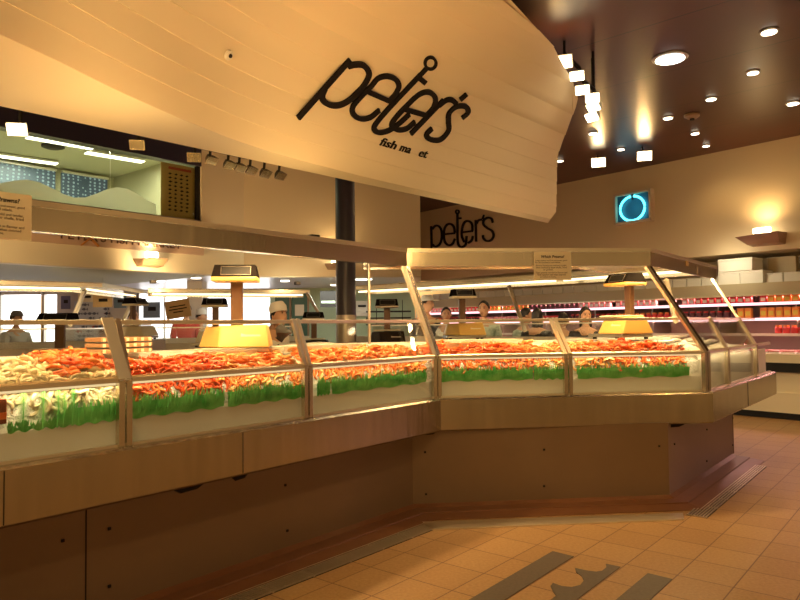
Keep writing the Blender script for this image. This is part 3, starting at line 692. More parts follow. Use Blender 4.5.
for (x, y), lab, k in zip(pr, labs, range(6)):
    Yd = 6.62+k*.09; p = V(PD(x, y, Yd)); pts.append(p)
    floodlight(p, V(-.35, -1, -.75) if k < 4 else V(-.8, -.6, -.9), .15 if k else .2, lab, None, True, 60 if k == 0 else 0, mount=p+V(.05, .12, .12))
tb = empty('lighting_bar', pts[2], 'dark curved bar carrying the six square spotlights beside the hull end', 'bar')
mb = MB(); mb.tube([p+V(.05, .12, .13) for p in pts], .022, 8); mb.build('rail', 'dark', tb, True)
for p in (pts[0], pts[3], pts[5]): mb = MB(); mb.tube([p+V(.05, .12, .13), V(p.x+.05, p.y+.12, CZ)], .012, 6); mb.build('drop_rod', 'dark', tb)
for (x, y), lab in (((598.5, 162.5), 'left of two glaring square spotlights hung before the cream wall'), ((644.5, 156), 'right of two glaring square spotlights hung before the cream wall')):
    p = V(PH(x, y, 4.12)); floodlight(p, V(-.3, -1, -.45), .24, lab, None, True, 60, mount=V(p.x, p.y+.1, CZ))
# the run of spotlights under the far side of the hull
hl = [((17, 129.5), .13, True, 'lit square spotlight glowing below the hull at the far left'), ((137, 145), .11, False, 'unlit clear spotlight below the hull above the window strip lights'), ((194, 157.5), .11, False, 'unlit clear spotlight below the hull by the corner of the window')]
for (x, y), s, lit, lab in hl:
    d = V(ray(x, y)); n_ = HP; t = (KP+.55)/(d.x*HP.x+d.y*HP.y); p = V(0, 0, H)+d*t
    floodlight(p, V(.2, -1, -.5), s, lab, None, lit, 40 if lit else 0, mount=p+V(0, .05, .28))
for k, (x, y) in enumerate(((212, 161), (230, 166), (241, 169), (252, 171.5), (266, 174.5), (281, 176.5))):
    d = V(ray(x, y)); t = (KP+.30)/(d.x*HP.x+d.y*HP.y); p = V(0, 0, H)+d*t
    floodlight(p, V(.6, -.5, -.9), .10, 'unlit brown spotlight in the tight row under the hull edge', 'unlit spotlights in the row under the hull edge', False, 0, mount=p+V(0, .0, .22))

# ------------------------------------------------------------------ the fish counters
def isect(p, d, q, e):
    k = d[0]*e[1]-d[1]*e[0]; t = ((q[0]-p[0])*e[1]-(q[1]-p[1])*e[0])/k; return (p[0]+d[0]*t, p[1]+d[1]*t)
def inset(pts, d):                      # shift an open path to its left by d with mitred corners
    P = [np.array(q[:2], float) for q in pts]; ls = []
    for a, b in zip(P, P[1:]):
        t = (b-a)/np.linalg.norm(b-a); n = np.array([-t[1], t[0]]); ls.append((a+n*d, t, b+n*d))
    out = [tuple(ls[0][0])]
    for l, m_ in zip(ls, ls[1:]): out.append(isect(l[0], l[1], m_[0], m_[1]))
    out.append(tuple(ls[-1][2])); return out
BP = [(-2.68, 1.63), (.312, 5.383), (2.588, 5.667), (4.324, 7.864)]
BB = [(-3.07, 1.52), (.084, 5.40), (2.18, 5.60), (3.54, 7.32)]
CP = [(-3.63, 1.21), (.062, 5.70), (2.18, 5.89), (3.66, 7.85)]
def sec(path_of, prof, run):            # closed profile (inset, z) run along one leg, mitred to its neighbours
    A, B = [], []
    for d, z in prof:
        P = path_of(d); A.append((P[run][0], P[run][1], z)); B.append((P[run+1][0], P[run+1][1], z))
    mb = MB(); n = len(prof); mb.add(A+B, [tuple(range(n)), tuple(range(2*n-1, n-1, -1))]+[(i, i+n, (i+1) % n+n, (i+1) % n) for i in range(n)]); return mb
fb = lambda d: inset(BP, d)
def fbase(d): return inset(BB, d)
def fcan(d): return inset(CP, d)
def along(run, s, d, z):                # point at fraction s of a run, inset d, height z
    P = fb(d); a, b = P[run], P[run+1]; return V(a[0]+(b[0]-a[0])*s, a[1]+(b[1]-a[1])*s, z)
def sfrac(run, x, y, z, d=0.0):
    P = fb(d); a, b = np.array(P[run]), np.array(P[run+1]); n = np.array([-(b-a)[1], (b-a)[0]]); r_ = ray(x, y); t = (a@n)/(r_[:2]@n); q = r_[:2]*t
    return float((q-a)@(b-a)/((b-a)@(b-a)))
ZB, ZL, ZM, ZT = .615, .87, 1.205, 1.487
M['tube_rail'] = emat('rail_lamp_glow', (1, .74, .38, 1), 1.0)
labc = ['long stainless fish counter at front left running towards the middle', 'middle stainless fish counter facing the camera with orange prawns', 'right stainless fish counter running away to the far right with frosted front glass']
def seg_out(run, d0, d1, z):
    P, Q = fb(d0), fb(d1); return P[run], P[run+1], Q[run+1], Q[run]
counters = []; GL = .055
mull = {0: [sfrac(0, 128, 448, .87), sfrac(0, 311.5, 419, .87)], 1: [sfrac(1, 573.5, 395, .87)], 2: [sfrac(2, 734, 383.5, .87)]}
ends = {0: (None, 1), 1: (0, 1), 2: (0, sfrac(2, 762, 375.5, .87))}
for run in range(3):
    A, B = fb(0)[run], fb(0)[run+1]; nd = V(-(B[1]-A[1]), B[0]-A[0], 0).normalized(); td = V(B[0]-A[0], B[1]-A[1], 0).normalized()
    base = V((A[0]+B[0])/2, (A[1]+B[1])/2, 0)+nd*.6
    c = empty('fish_counter', base, labc[run], 'counter'); counters.append(c)
    zb = .05
    o = sec(fbase, [(0, zb), (.03, zb), (.03, ZB+.02), (0, ZB+.02)], run).build('base_panel', 'panel', c)
    mb = MB(); bA, bB = V(*fbase(0)[run], 0), V(*fbase(0)[run+1], 0); L = (bB-bA).length; bn = V(-(bB-bA).y, (bB-bA).x, 0).normalized(); bt = (bB-bA).normalized()
    # panel bolts and joints
    bolts = MB(); joints = MB()
    if run == 0: jx = [(86, 500)]; bx = [(62.5, 540.5), (109, 528.5), (109, 586), (285, 485), (287, 530.5)]
    elif run == 1: jx = [(669, 450)]; bx = [(544, 449.5), (544, 486), (659, 446), (425, 452), (426, 494)]
    else: jx = []; bx = [(674, 444), (706.5, 429.5), (732.5, 418), (706.5, 461), (732.5, 445)]
    for x, y in bx:
        p = onplane(x, y, bA, bn, 0); bolts.box(p-bn*.004, (.016, .01, .016), math.atan2(bt.y, bt.x), .003)
    bolts.build('panel_bolt', 'dark', c)
    if run == 0:
        p = onplane(86, 520, bA, bn, 0); joints.prism([(p.x-bt.x*.003, p.y-bt.y*.003, zb), (p.x+bt.x*.003, p.y+bt.y*.003, zb), (p.x+bt.x*.003, p.y+bt.y*.003, ZB), (p.x-bt.x*.003, p.y-bt.y*.003, ZB)], -bn*.003); joints.build('panel_joint', 'dark', c)
    sec(fbase, [(.0, 0), (.03, 0), (.03, zb), (0, zb), (-.04, .03), (-.16, .028), (-.17, .0)], run).build('plinth', 'red_tile', c)
    sec(fbase, [(-.17, .002), (-.17, .022), (-.30, .006), (-.30, .002)], run).build('plinth_border', 'red_tile', c)
    # bumper rail with rolled edges
    sec(fb, [(0, ZB+.012), (.012, ZB), (.12, ZB), (.12, ZB+.01), (.02, ZB+.012), (.012, ZB+.03), (.012, ZL-.02), (.02, ZL-.008), (.10, ZL-.006), (.10, ZL+.004), (.012, ZL+.002), (0, ZL-.01)], run).build('bumper', 'bumper', c)
    sec(fb, [(.02, ZB+.01), (.30, ZB+.01), (.30, ZB+.03), (.02, ZB+.03)], run).build('underside', 'steel_dull', c)
    # inner box: floor of the display, back
    sec(fb, [(.10, ZL-.02), (1.12, ZL-.02), (1.12, ZL+.01), (.10, ZL+.01)], run).build('display_floor', 'steel_dull', c)
    sec(fb, [(1.05, .05), (1.1, .05), (1.1, 1.27), (1.05, 1.27)], run).build('back_panel', 'steel_dull', c)
    sec(fb, [(.96, 1.27), (1.22, 1.27), (1.22, 1.295), (.96, 1.295)], run).build('work_ledge', 'white', c)
    # rails
    sec(fb, [(GL-.008, ZM-.018), (GL+.022, ZM-.018), (GL+.022, ZM+.010), (GL+.005, ZM+.014), (GL-.008, ZM+.004)], run).build('middle_rail', 'steel_bright', c)
    sec(fb, [(.200, ZT-.014), (.232, ZT-.014), (.232, ZT+.010), (.200, ZT+.008)], run).build('top_rail', 'steel_bright', c)
    sec(fb, [(GL-.004, ZL+.003), (GL+.012, ZL+.003), (GL+.012, ZL+.016), (GL-.004, ZL+.016)], run).build('bottom_rail', 'steel_bright', c)
    # uprights: lower post pair and slanted upper bar
    ms = [('m', s) for s in mull[run]]
    if run == 2: ms.append(('e', ends[2][1]))
    for kind, s in ms:
        dd = .021
        for k in (-1, 1):
            mb = MB(); off = td*k*dd*.95
            mb.bar(along(run, s, GL, ZL)+off, along(run, s, GL, ZM)+off, .03, .034, nd); mb.build('lower_post', 'steel', c)
            mb = MB(); mb.bar(along(run, s, GL, ZM)+off, along(run, s, .215, ZT+.012)+off, .028, .022, nd); mb.build('slanted_post', 'steel_bright', c)
    if run == 0:
        s = mull[0][0]; mb = MB(); mb.bar(along(0, s, GL-.016, ZM-.01), along(0, s-.008, .20, ZT+.02), .062, .008, nd); mb.build('cover_plate', 'white', c)  # white colour carries the bright reflection on the steel
    e_s = ends[run][1]                      # lamps under the middle rail
    for s0, s1 in zip([0]+mull[run], mull[run]+[e_s]):
        a, b = along(run, s0, GL+.022, ZM-.026), along(run, s1, GL+.022, ZM-.026); mb = MB(); mb.tube([a+td*.03, b-td*.03], .006, 6); mb.build('rail_lamp', 'tube_rail', c)
        area('rail_light', (a+b)/2-V(0, 0, .01), (b-a).length-.06, (1.7 if s0 == 0 and run == 0 else 1.0)*(b-a).length, (1, .74, .38), (0, 0, math.atan2(td.y, td.x)), sy=.02)
    # glass panels between the uprights
    ss = [0]+mull[run]+[ends[run][1]]
    for s0, s1 in zip(ss, ss[1:]):
        e = .012
        a, b = along(run, s0, GL+.008, ZL), along(run, s1, GL+.008, ZL); mb = MB()
        mb.prism([(a.x, a.y, ZL+.01), (b.x, b.y, ZL+.01), (b.x, b.y, ZM-.01), (a.x, a.y, ZM-.01)], nd*.006); mb.build('front_glass', 'glass', c)
        a, b, p, q = along(run, s0, GL+.012, ZM), along(run, s1, GL+.012, ZM), along(run, s1, .208, ZT-.01), along(run, s0, .208, ZT-.01)
        mb = MB(); mb.prism([a, b, p, q], nd*.006); mb.build('sloping_glass', 'glass', c)
# pipe clips under the bumper and seams in it
for run, x, y, w_ in ((0, 190, 489, .16), (0, 241, 479, .09), (1, 431, 433, .09), (1, 674, 427, .20)):
    s = sfrac(run, x, y, ZB, .03); p = along(run, s, .05, ZB-.012); q = along(run, s+.01, .05, ZB-.012); t_ = (q-p).normalized(); mb = MB()
    mb.tube([p-t_*w_/2+V(0, 0, .012), p-t_*w_*.3-V(0, 0, .008), p+t_*w_*.3-V(0, 0, .004), p+t_*w_/2+V(0, 0, .012)], .014, 8); mb.build('pipe_clip', 'dark', counters[run], True)
for run, x, y in ((0, 243, 455), (0, 4, 490), (2, 748, 395)):
    s = sfrac(run, x, y, .75, 0); mb = MB(); mb.bar(along(run, s, -.001, ZB+.015), along(run, s, -.001, ZL-.012), .004, .003, (0, 1, 0)); mb.build('bumper_seam', 'dark', counters[run])
# end panel of the right counter
P0, P1 = V(*fb(0)[3], 0), V(*fb(1.1)[3], 0); c = counters[2]; td2 = V(BP[3][0]-BP[2][0], BP[3][1]-BP[2][1], 0).normalized()
q0, q1 = V(*fbase(.0)[3], 0), V(*fb(1.1)[3], 0)
mb = MB(); mb.bar(V(q0.x, q0.y, .33), V(q1.x, q1.y, .33)-td2*.5, .03, .6); mb.build('end_panel', 'panel', c)
# corner posts: the tall tilted ones that carry the canopy
def canopy(run, label):
    A, B = fcan(0)[run], fcan(0)[run+1]; nd = V(-(B[1]-A[1]), B[0]-A[0], 0).normalized(); td = V(B[0]-A[0], B[1]-A[1], 0).normalized()
    t = empty('steel_canopy', V((A[0]+B[0])/2, (A[1]+B[1])/2, 1.95)+nd*.3, label, 'canopy')
    zb, zt = 1.947, 2.10
    sec(fcan, [(0, zb), (.014, zb), (.014, zt-.032), (0, zt-.032)], run).build('fascia', 'steel', t)
    sec(fcan, [(-.010, zt-.030), (.02, zt-.030), (.02, zt), (-.010, zt)], run).build('top_lip', 'steel_bright', t)
    sec(fcan, [(.014, zt-.012), (.82, zt-.012), (.82, zt-.002), (.014, zt-.002)], run).build('roof_sheet', 'steel', t)
    if run: sec(fcan, [(.13, 2.01), (.30, 2.045), (.62, 2.05), (.82, 2.02), (.82, 2.005), (.62, 2.035), (.30, 2.03), (.13, 1.995)], run).build('curved_soffit', 'steel_bright', t)
    sec(fcan, [(.80, 2.05 if run == 0 else 1.99), (.83, 2.05 if run == 0 else 1.99), (.83, zt), (.80, zt)], run).build('rear_lip', 'steel', t)
    sec(fcan, [(.03, 2.045), (.10, 2.045), (.10, 2.07), (.03, 2.07)], run).build('lamp_batten', 'white', t)
    return t, nd, td
cans = []
for run, lab in ((0, 'long stainless canopy over the front left counter'), (1, 'stainless canopy over the middle counter, under the white notice'), (2, 'stainless canopy over the right counter with a small yellow sticker')):
    t, nd, td = canopy(run, lab); cans.append(t)
    P = fcan(.065); a, b = V(*P[run], 2.028), V(*P[run+1], 2.028); L = (b-a).length; n = max(1, round(L/1.25))
    for k in range(n):
        p, q = a+td*(L*k/n+.06), a+td*(L*(k+1)/n-.06); mb = MB(); mb.tube([p, q], .013, 8); mb.build('fluorescent_tube', 'tube', t, True)
        m_ = (p+q)/2; area('canopy_light', m_-V(0, 0, .02), (q-p).length, 19 if run == 0 else 17, (1, .62, .25), (0, 0, math.atan2(td.y, td.x)), sy=.05)
def tallpost(p, q, label, parent):
    nd = V(-.54, .84, 0); sd = V(.84, .54, 0)
    for k in (-1, 1):
        mb = MB(); mb.bar(V(p)+sd*.019*k, V(q)+sd*.019*k, .034, .028, nd); mb.build('canopy_post', 'steel_bright' if k < 0 else 'steel', parent)
k1, k2 = fb(GL)[1], fb(GL)[2]; c1, c2 = fcan(.03)[1], fcan(.03)[2]
for (k_, c_, par) in ((k1, c1, counters[1]), (k2, c2, counters[2])):
    tallpost((k_[0], k_[1], ZM), (c_[0], c_[1], 1.945), '', par)
    for s in (-1, 1):
        mb = MB(); o_ = V(.84, .54, 0)*s*.021; mb.bar(V(k_[0], k_[1], ZL)+o_, V(k_[0], k_[1], ZM)+o_, .034, .036, (-.54, .84, 0)); mb.build('lower_post', 'steel', par)
e_ = along(2, ends[2][1], GL, ZM); cf = fcan(.03); ce = V(cf[3][0], cf[3][1], 1.945)
mb = MB(); mb.bar(e_, ce-td2*.05, .034, .028, (-.8, .6, 0)); mb.build('canopy_post', 'steel_bright', counters[2])
m2 = along(2, mull[2][0], GL, ZM)
# rear thin posts
for i, (x, yb, Yd) in enumerate(((369, 348, 6.1),)):
    p = PD(x, 300, Yd); mb = MB(); mb.tube([(p[0], p[1], 1.29), (p[0], p[1], 2.08)], .014 if i == 0 else .008, 8); mb.build('rear_post', 'steel_dull', counters[0], True)
# cover plate over the first upright (steel strip coloured white for its bright reflection)
# floor channel grates
def grate(a, b, w, label):
    a, b = V(a), V(b); t = (b-a).normalized(); n = V(t.y, -t.x, 0); g = empty('floor_grate', (a+b)/2, label, 'grate')
    mb = MB(); mb.prism([a, b, b+n*w, a+n*w], (0, 0, .003)); mb.build('channel', 'black', g)
    mb = MB()
    for k in range(7): mb.bar(a+n*(w*(k+.5)/7)+V(0, 0, .006), b+n*(w*(k+.5)/7)+V(0, 0, .006), .009, .008)
    nb_ = int((b-a).length/.3)
    for k in range(nb_+1): mb.bar(a+t*(b-a).length*k/nb_+V(0, 0, .005), a+n*w+t*(b-a).length*k/nb_+V(0, 0, .005), .012, .004)
    mb.build('grate_bars', 'steel_bright', g)
g0 = V(PH(423, 524, 0)); gl = V(PH(221, 600, 0)); gd = (g0-gl).normalized(); g0.z = gl.z = 0
grate(gl-gd*2.2, g0, .15, 'long slotted floor drain grate at the foot of the front left counter')
grate((2.14, 5.19, 0), (3.53, 6.95, 0), .15, 'slotted floor drain grate beside the right counter')
mb = MB(); q = [PH(422, 523, 0), PH(432, 530.5, 0), PH(684, 520.5, 0), PH(683, 514, 0)]
mb.prism([(p[0], p[1], .001) for p in q], (0, 0, .009)); tag(mb.build('floor_strip', 'steel_bright'), 'pale metal threshold strip on the floor before the middle counter', 'strip')
# canopy sticker and notices
def notice(name, c, right, w, h, label, lines, title, parent=None, tilt=None, m='cream'):
    right = V(right).normalized(); up = V(0, 0, 1) if tilt is None else (V(0, 0, 1)+V(tilt)).normalized(); n = right.cross(up).normalized(); c = V(c)
    t = empty(name, c, label, 'notice')
    mb = MB(); mb.prism([c-right*w/2-up*h/2, c+right*w/2-up*h/2, c+right*w/2+up*h/2, c-right*w/2+up*h/2], -n*.004); mb.build('card', m, t)
    place_text('heading', title, h*.13, c+up*h*.33+n*.001, right, up, 'ink', t, .0008, shear=.2, bold=.0006, fit=w*.62)
    y = .20
    for i, ln in enumerate(lines):
        if not ln: y -= .03; continue
        place_text('printed_line', ln, h*.065, c+up*h*y-right*w*(.03 if len(ln) > 30 else .12)+n*.001, right, up, mat('brown_ink', (.12, .08, .05, 1), .7) if 'bi' not in M else M['bi'], t, .0006, fit=w*min(.84, .024*len(ln))); y -= .075
    return t
M['bi'] = mat('brown_ink', (.14, .09, .05, 1), .7)
tx = ['Large prawns are firm and sweet, good', 'for the barbecue and salads.', '', 'Banana Prawns are mild and tender,', 'best cooked in their shells, fried', 'or grilled.', '', 'Tiger prawns are rich in flavour and', 'hold together well when steamed', 'or boiled at home.']
a, b = V(*fcan(-.014)[1], 0), V(*fcan(-.014)[2], 0); nd1 = V(-(b-a).y, (b-a).x, 0).normalized()
pA, pB = onplane(533.5, 252, a, nd1), onplane(571.5, 280, a, nd1); c = (pA+pB)/2
notice('price_notice', c, b-a, (pB-pA).xy.length, pA.z-pB.z, 'white prawn notice hanging on the canopy of the middle counter', tx, 'Which Prawns?')
a, b = V(*fcan(-.014)[0], 0), V(*fcan(-.014)[1], 0); nd0 = V(-(b-a).y, (b-a).x, 0).normalized(); t0 = (b-a).normalized()
pB = onplane(31.5, 241, a, nd0); pT = onplane(31.5, 195.5, a, nd0); hgt = pT.z-pB.z; wdt = hgt*1.38
notice('price_notice', V(pB.x, pB.y, (pT.z+pB.z)/2)-t0*wdt/2, b-a, wdt, hgt, 'white prawn notice on the front left canopy, cut by the photo edge', tx, 'Which Prawns?')
a, b = V(*fcan(-.004)[2], 0), V(*fcan(-.004)[3], 0); nd_ = V(-(b-a).y, (b-a).x, 0).normalized(); p = onplane(687, 262.5, a, nd_)
mb = MB(); tt = (b-a).normalized(); mb.prism([p-tt*.05-V(0, 0, .035), p+tt*.05-V(0, 0, .035), p+tt*.05+V(0, 0, .035), p-tt*.05+V(0, 0, .035)], -nd_*.002); mb.build('sticker', 'yellow', cans[2])

# grey wave emblem set in the floor tiles
M['grey_tile'] = mat('grey_floor_tile', (.085, .066, .052, 1), .5, noise=(60, (.12, .095, .075, 1), .5))
z_ = lambda x, y: V(PH(400+x/2.857, 520+y/2.857, 0))
em = empty('floor_emblem', z_(500, 180), 'dark grey wave emblem of three inlaid shapes in the floor tiles', 'floor emblem')
def floorpoly(name, pts, th=.003):
    mb = MB(); mb.prism([(q.x, q.y, .0005) for q in pts], (0, 0, th)); mb.build(name, 'grey_tile', em)
q = [z_(436, 90), z_(497, 105), z_(300, 229), z_(205, 229)]
d1 = (q[2]-q[1]).normalized(); floorpoly('straight_bar', [q[0], q[1], q[1]+d1*1.6, q[0]+d1*1.6])
q = [z_(708, 153), z_(778, 170)]; floorpoly('straight_bar', [q[0], q[1], q[1]+d1*1.6, q[0]+d1*1.6])
wv = [(630, 135), (588, 126), (590, 136), (578, 146), (560, 149), (530, 145), (500, 138), (503, 150), (520, 162), (525, 175), (515, 187), (490, 193), (462, 190), (437, 181), (430, 190), (437, 205), (446, 218)]
W_ = [z_(*p) for p in wv]; floorpoly('wave_shape', W_+[W_[-1]+d1*1.2, W_[0]+d1*1.9])

# ------------------------------------------------------------------ ice beds, liners, seafood
def bed_z(d, seedv=0): return interp(d, [.09, .14, .25, .5, .8, 1.05], [1.10, 1.165, 1.205, 1.235, 1.262, 1.275])
nz = lambda x, y: (math.sin(x*9.1+y*4.2)+math.sin(x*4.3-y*11.7)+math.sin(x*21+y*17)*.5)*.012
icelab = ['crushed ice bed in the front left counter', 'crushed ice bed in the middle counter', 'crushed ice bed in the right counter']
for run in range(3):
    rows = []; ns = int(60)
    for i in range(ns+1):
        s = (i/ns)*(ends[run][1]*1.0) if run else -.0+i/ns
        row = []
        for d in (.118, .119, .125, .14, .2, .28, .36, .44, .52, .6, .7, .8, .9, 1.0, 1.05, 1.05):
            z = .88 if d in (.118,) else bed_z(d)+(0 if d < .1 else nz(s*4+run, d*3))
            p = along(run, s, d, z); row.append(p)
        row[-1].z = .88; rows.append(row)
    mb = MB(); mb.grid(rows); o = mb.build('crushed_ice', 'ice', None, True); tag(o, icelab[run], 'ice', None, 'stuff')
    # white liner board low against the glass, green plastic grass above it
    t = sec(fb, [(.104, ZL+.004), (.112, ZL+.004), (.112, 1.14 if run == 2 else 1.02), (.104, 1.14 if run == 2 else 1.0)], run).build('liner_board', 'foam', counters[run])
def grassstrip(run, s0, s1, hz0, hz1, label, dens=150, tall=0, grp=None):
    mb = MB(); a, b = along(run, s0, .098, 0), along(run, s1, .098, 0); L = (b-a).length; td = (b-a).normalized(); nd = V(-td.y, td.x, 0)
    n = 40; rows = [[], [], []]
    for i in range(n+1):
        p = a+td*L*i/n; w = .003*math.sin(i*1.7)
        rows[0].append(p+V(0, 0, hz0-.006*math.sin(i*.6))); rows[1].append(p+nd*(w)+V(0, 0, (hz0+hz1)/2)); rows[2].append(p+nd*w+V(0, 0, hz1-.025))
    mb.grid(rows)
    for i in range(int(L*dens)):
        x = RND.uniform(0, L); p = a+td*x-nd*RND.uniform(-.004, .006); h = RND.uniform(.5, 1.0)*(hz1-hz0)*.75; z = hz0+RND.uniform(0, 1)*(hz1-hz0-h)+.01; l = RND.uniform(-.35, .35)*h; w = RND.uniform(.004, .009)
        q = p+td*l+nd*RND.uniform(-.01, .004)
        mb.add([p-td*w+V(0, 0, z), p+td*w+V(0, 0, z), q+V(0, 0, z+h*1.25), p-nd*.003+V(0, 0, z+h*.4)], [(0, 1, 2), (0, 3, 2), (1, 2, 3)])
    o = mb.build('plastic_grass', 'grass'); tag(o, label, 'plastic grass'); return o
def prawn_mesh(name, m, seg=11, fat=1.0):
    mb = MB(); L = .115; path = []; rs = []
    for i in range(seg):
        t = i/(seg-1); a = -1.15+2.6*t
        R = .036; path.append((R*math.sin(a)*1.25, R*math.cos(a), 0)); rs.append(fat*(.004+.0115*math.sin(pi*(.12+.80*(1-t))**.8)))
    rs[0] = .0025
    prof = [[(math.cos(2*pi*j/7)*r*.8, math.sin(2*pi*j/7)*r) for j in range(7)] for r in rs]
    mb.sweep(path, prof, (0, 0, 1))
    e = V(path[-1]); d = (V(path[-1])-V(path[-2])).normalized(); s = V(0, 0, 1)
    for k in (-1, 0, 1): mb.add([e, e+d*.022+s*.010*k+s*.004, e+d*.024+s*.010*k, e+d*.022+s*.010*k-s*.004], [(0, 1, 2), (0, 2, 3)])
    h = V(path[0]); dh = (V(path[0])-V(path[1])).normalized()
    mb.add([h+V(0, 0, .002), h-V(0, 0, .002), h+dh*.022+V(0, .004, 0)], [(0, 1, 2)])
    for k in range(4):                                   # legs inside the curl
        p = V(path[2+k]); q = p*.45; mb.add([p+V(0, 0, .003), p-V(0, 0, .003), q+V(0, 0, .004*(k % 2))], [(0, 1, 2)])
    me = mb.mesh(name); me.materials.append(M[m])
    for q in me.polygons: q.use_smooth = True
    return me
PM = {k: prawn_mesh('prawn_'+k, 'prawn_'+k) for k in ('red', 'orange', 'pale', 'raw')}
def lerp(a, b, t): return a+(b-a)*t
# heaps: run, s0, s1, mix of kinds, top height factor, label
def S(run, x, z=1.1): return sfrac(run, x, 360, z, .07)
e0 = [S(0, -10), S(0, 64), S(0, 131), S(0, 235), S(0, 307), S(0, 319), S(0, 385), 1.0]
heaps = [
 (0, S(0, -12), S(0, 120), {'raw': 1}, .0, .42, 'pale raw prawn in the heap behind the leftmost front glass'),
 (0, S(0, 66), S(0, 121), {'orange': .8, 'red': .2}, .14, .70, 'orange cooked prawn in the small heap at the rear of the leftmost pane'),
 (0, S(0, 134), S(0, 232), {'red': .8, 'orange': .2}, .0, .42, 'deep red cooked prawn in the heap behind the second pane from the left'),
 (0, S(0, 232), S(0, 306), {'pale': .5, 'orange': .5}, .0, .42, 'peach coloured cooked prawn in the heap below the front yellow scale'),
 (0, S(0, 320), S(0, 428), {'orange': .8, 'pale': .2}, .0, .42, 'orange cooked prawn in the heap behind the pane left of the counter corner'),
 (1, S(1, 438), S(1, 535), {'orange': .55, 'red': .45}, .0, .45, 'bright orange red cooked prawn in the heap behind the wide middle pane'),
 (1, S(1, 535), S(1, 568), {'pale': .8, 'orange': .2}, .0, .45, 'pale yellow cooked prawn at the right end of the wide middle pane'),
 (1, S(1, 580), S(1, 620), {'pale': .6, 'orange': .4}, .0, .42, 'light orange cooked prawn behind the left half of the right pane of the middle counter'),
 (1, S(1, 620), S(1, 692), {'red': .5, 'orange': .5}, .0, .40, 'red cooked prawn behind the right pane of the middle counter, towards its right corner')]
cand = []
for hi, (run, s0, s1, mix, d0, d1, lab) in enumerate(heaps):
    L = (along(run, s1, 0, 0)-along(run, s0, 0, 0)).length
    td = (along(run, s1, 0, 0)-along(run, s0, 0, 0)).normalized(); nd = V(-td.y, td.x, 0)
    arc = (d1-d0)+(.13 if d0 == 0 else 0); n = int(L*arc*900*(1.0 if run or hi > 1 else .9))
    n = int(L*arc*1500)
    for k in range(n):
        s = s0+(s1-s0)*RND.random(); u = RND.random()*arc
        if d0 == 0 and u < .13:
            d = .112+.014*RND.random(); z = 1.075+u+RND.uniform(0, .01)
        else:
            d = .115+(u-(.13 if d0 == 0 else 0))+d0; z = bed_z(d)+.022+nz(s*4+run, d*3)+RND.uniform(-.006, .016)
            if hi == 1: z += .03*min(1, (d-.14)/.15)
            if d < .2: z = min(z, 1.222)
        z -= 0
        kd = RND.choices(list(mix), list(mix.values()))[0]
        p = along(run, s, d, z)
        dm = bed_z(d)
        zmax = ZM+.03+max(0, (d-.07))*1.6
        p.z = min(p.z, zmax-.03)
        cand.append((p.length, p, kd, hi, lab, u < .13 and d0 == 0, td))
def bases(p, flat, td):
    rz = RND.uniform(0, 2*pi)
    if flat:                              # lying against the glass
        nd = V(-td.y, td.x, 0); R = Matrix((td, V(0, 0, 1), -nd)).transposed().to_4x4() @ Matrix.Rotation(rz, 4, 'Z') @ Matrix.Rotation(RND.uniform(-.5, .5), 4, 'X')
    else: R = Matrix.Rotation(rz, 4, 'Z') @ Matrix.Rotation(RND.uniform(-.7, .7), 4, 'X') @ Matrix.Rotation(RND.uniform(-.5, .5), 4, 'Y')
    return Matrix.Translation(p) @ R @ Matrix.Scale(RND.uniform(.62, .85), 4)
cand.sort(key=lambda q: q[0]); seen = set()
# the 300 that show largest: front ones against the glass and nearest in each heap
order = sorted(range(len(cand)), key=lambda i: (cand[i][0]*(1.0 if cand[i][5] else 1.12)))
quota = {}; picks = set()
for i in order:
    h = cand[i][3]
    lim = {0: 50, 1: 20, 2: 75, 3: 45, 4: 45, 5: 35, 6: 10, 7: 8, 8: 12}[h]
    if quota.get(h, 0) < lim and len(picks) < 300: quota[h] = quota.get(h, 0)+1; picks.add(i)
rest = {k: MB() for k in PM}
pdata = {k: ([v.co.copy() for v in PM[k].vertices], [tuple(p.vertices) for p in PM[k].polygons]) for k in PM}
for i, (dist, p, kd, hi, lab, flat, td) in enumerate(cand):
    T = bases(p, flat, td)
    if i in picks:
        o = bpy.data.objects.new('prawn', PM[kd]); COL.objects.link(o); o.matrix_world = T
        colr = {'red': 'deep red', 'orange': 'orange', 'pale': 'pale peach', 'raw': 'greyish raw'}[kd]
        tag(o, colr+' one among: '+lab if False else lab, 'prawn', lab.replace('prawn in', 'prawns in'))
    else:
        vs, fs = pdata[kd]; rest[kd].add([T @ q for q in vs], fs)
rl = {'red': 'deep red cooked prawns heaped further back behind the counter glass', 'orange': 'bright orange cooked prawns heaped further back behind the counter glass', 'pale': 'pale peach cooked prawns heaped further back behind the counter glass', 'raw': 'greyish raw prawns heaped further back at the far left of the counter'}
for k, mb in rest.items():
    me = bpy.data.meshes.new('prawn_heap'); me.from_pydata(mb.v, [], mb.f); me.materials.append(M['prawn_'+k])
    for q in me.polygons: q.use_smooth = True
    o = bpy.data.objects.new('prawn_heap', me); COL.objects.link(o); tag(o, rl[k], 'prawns', None, 'stuff')
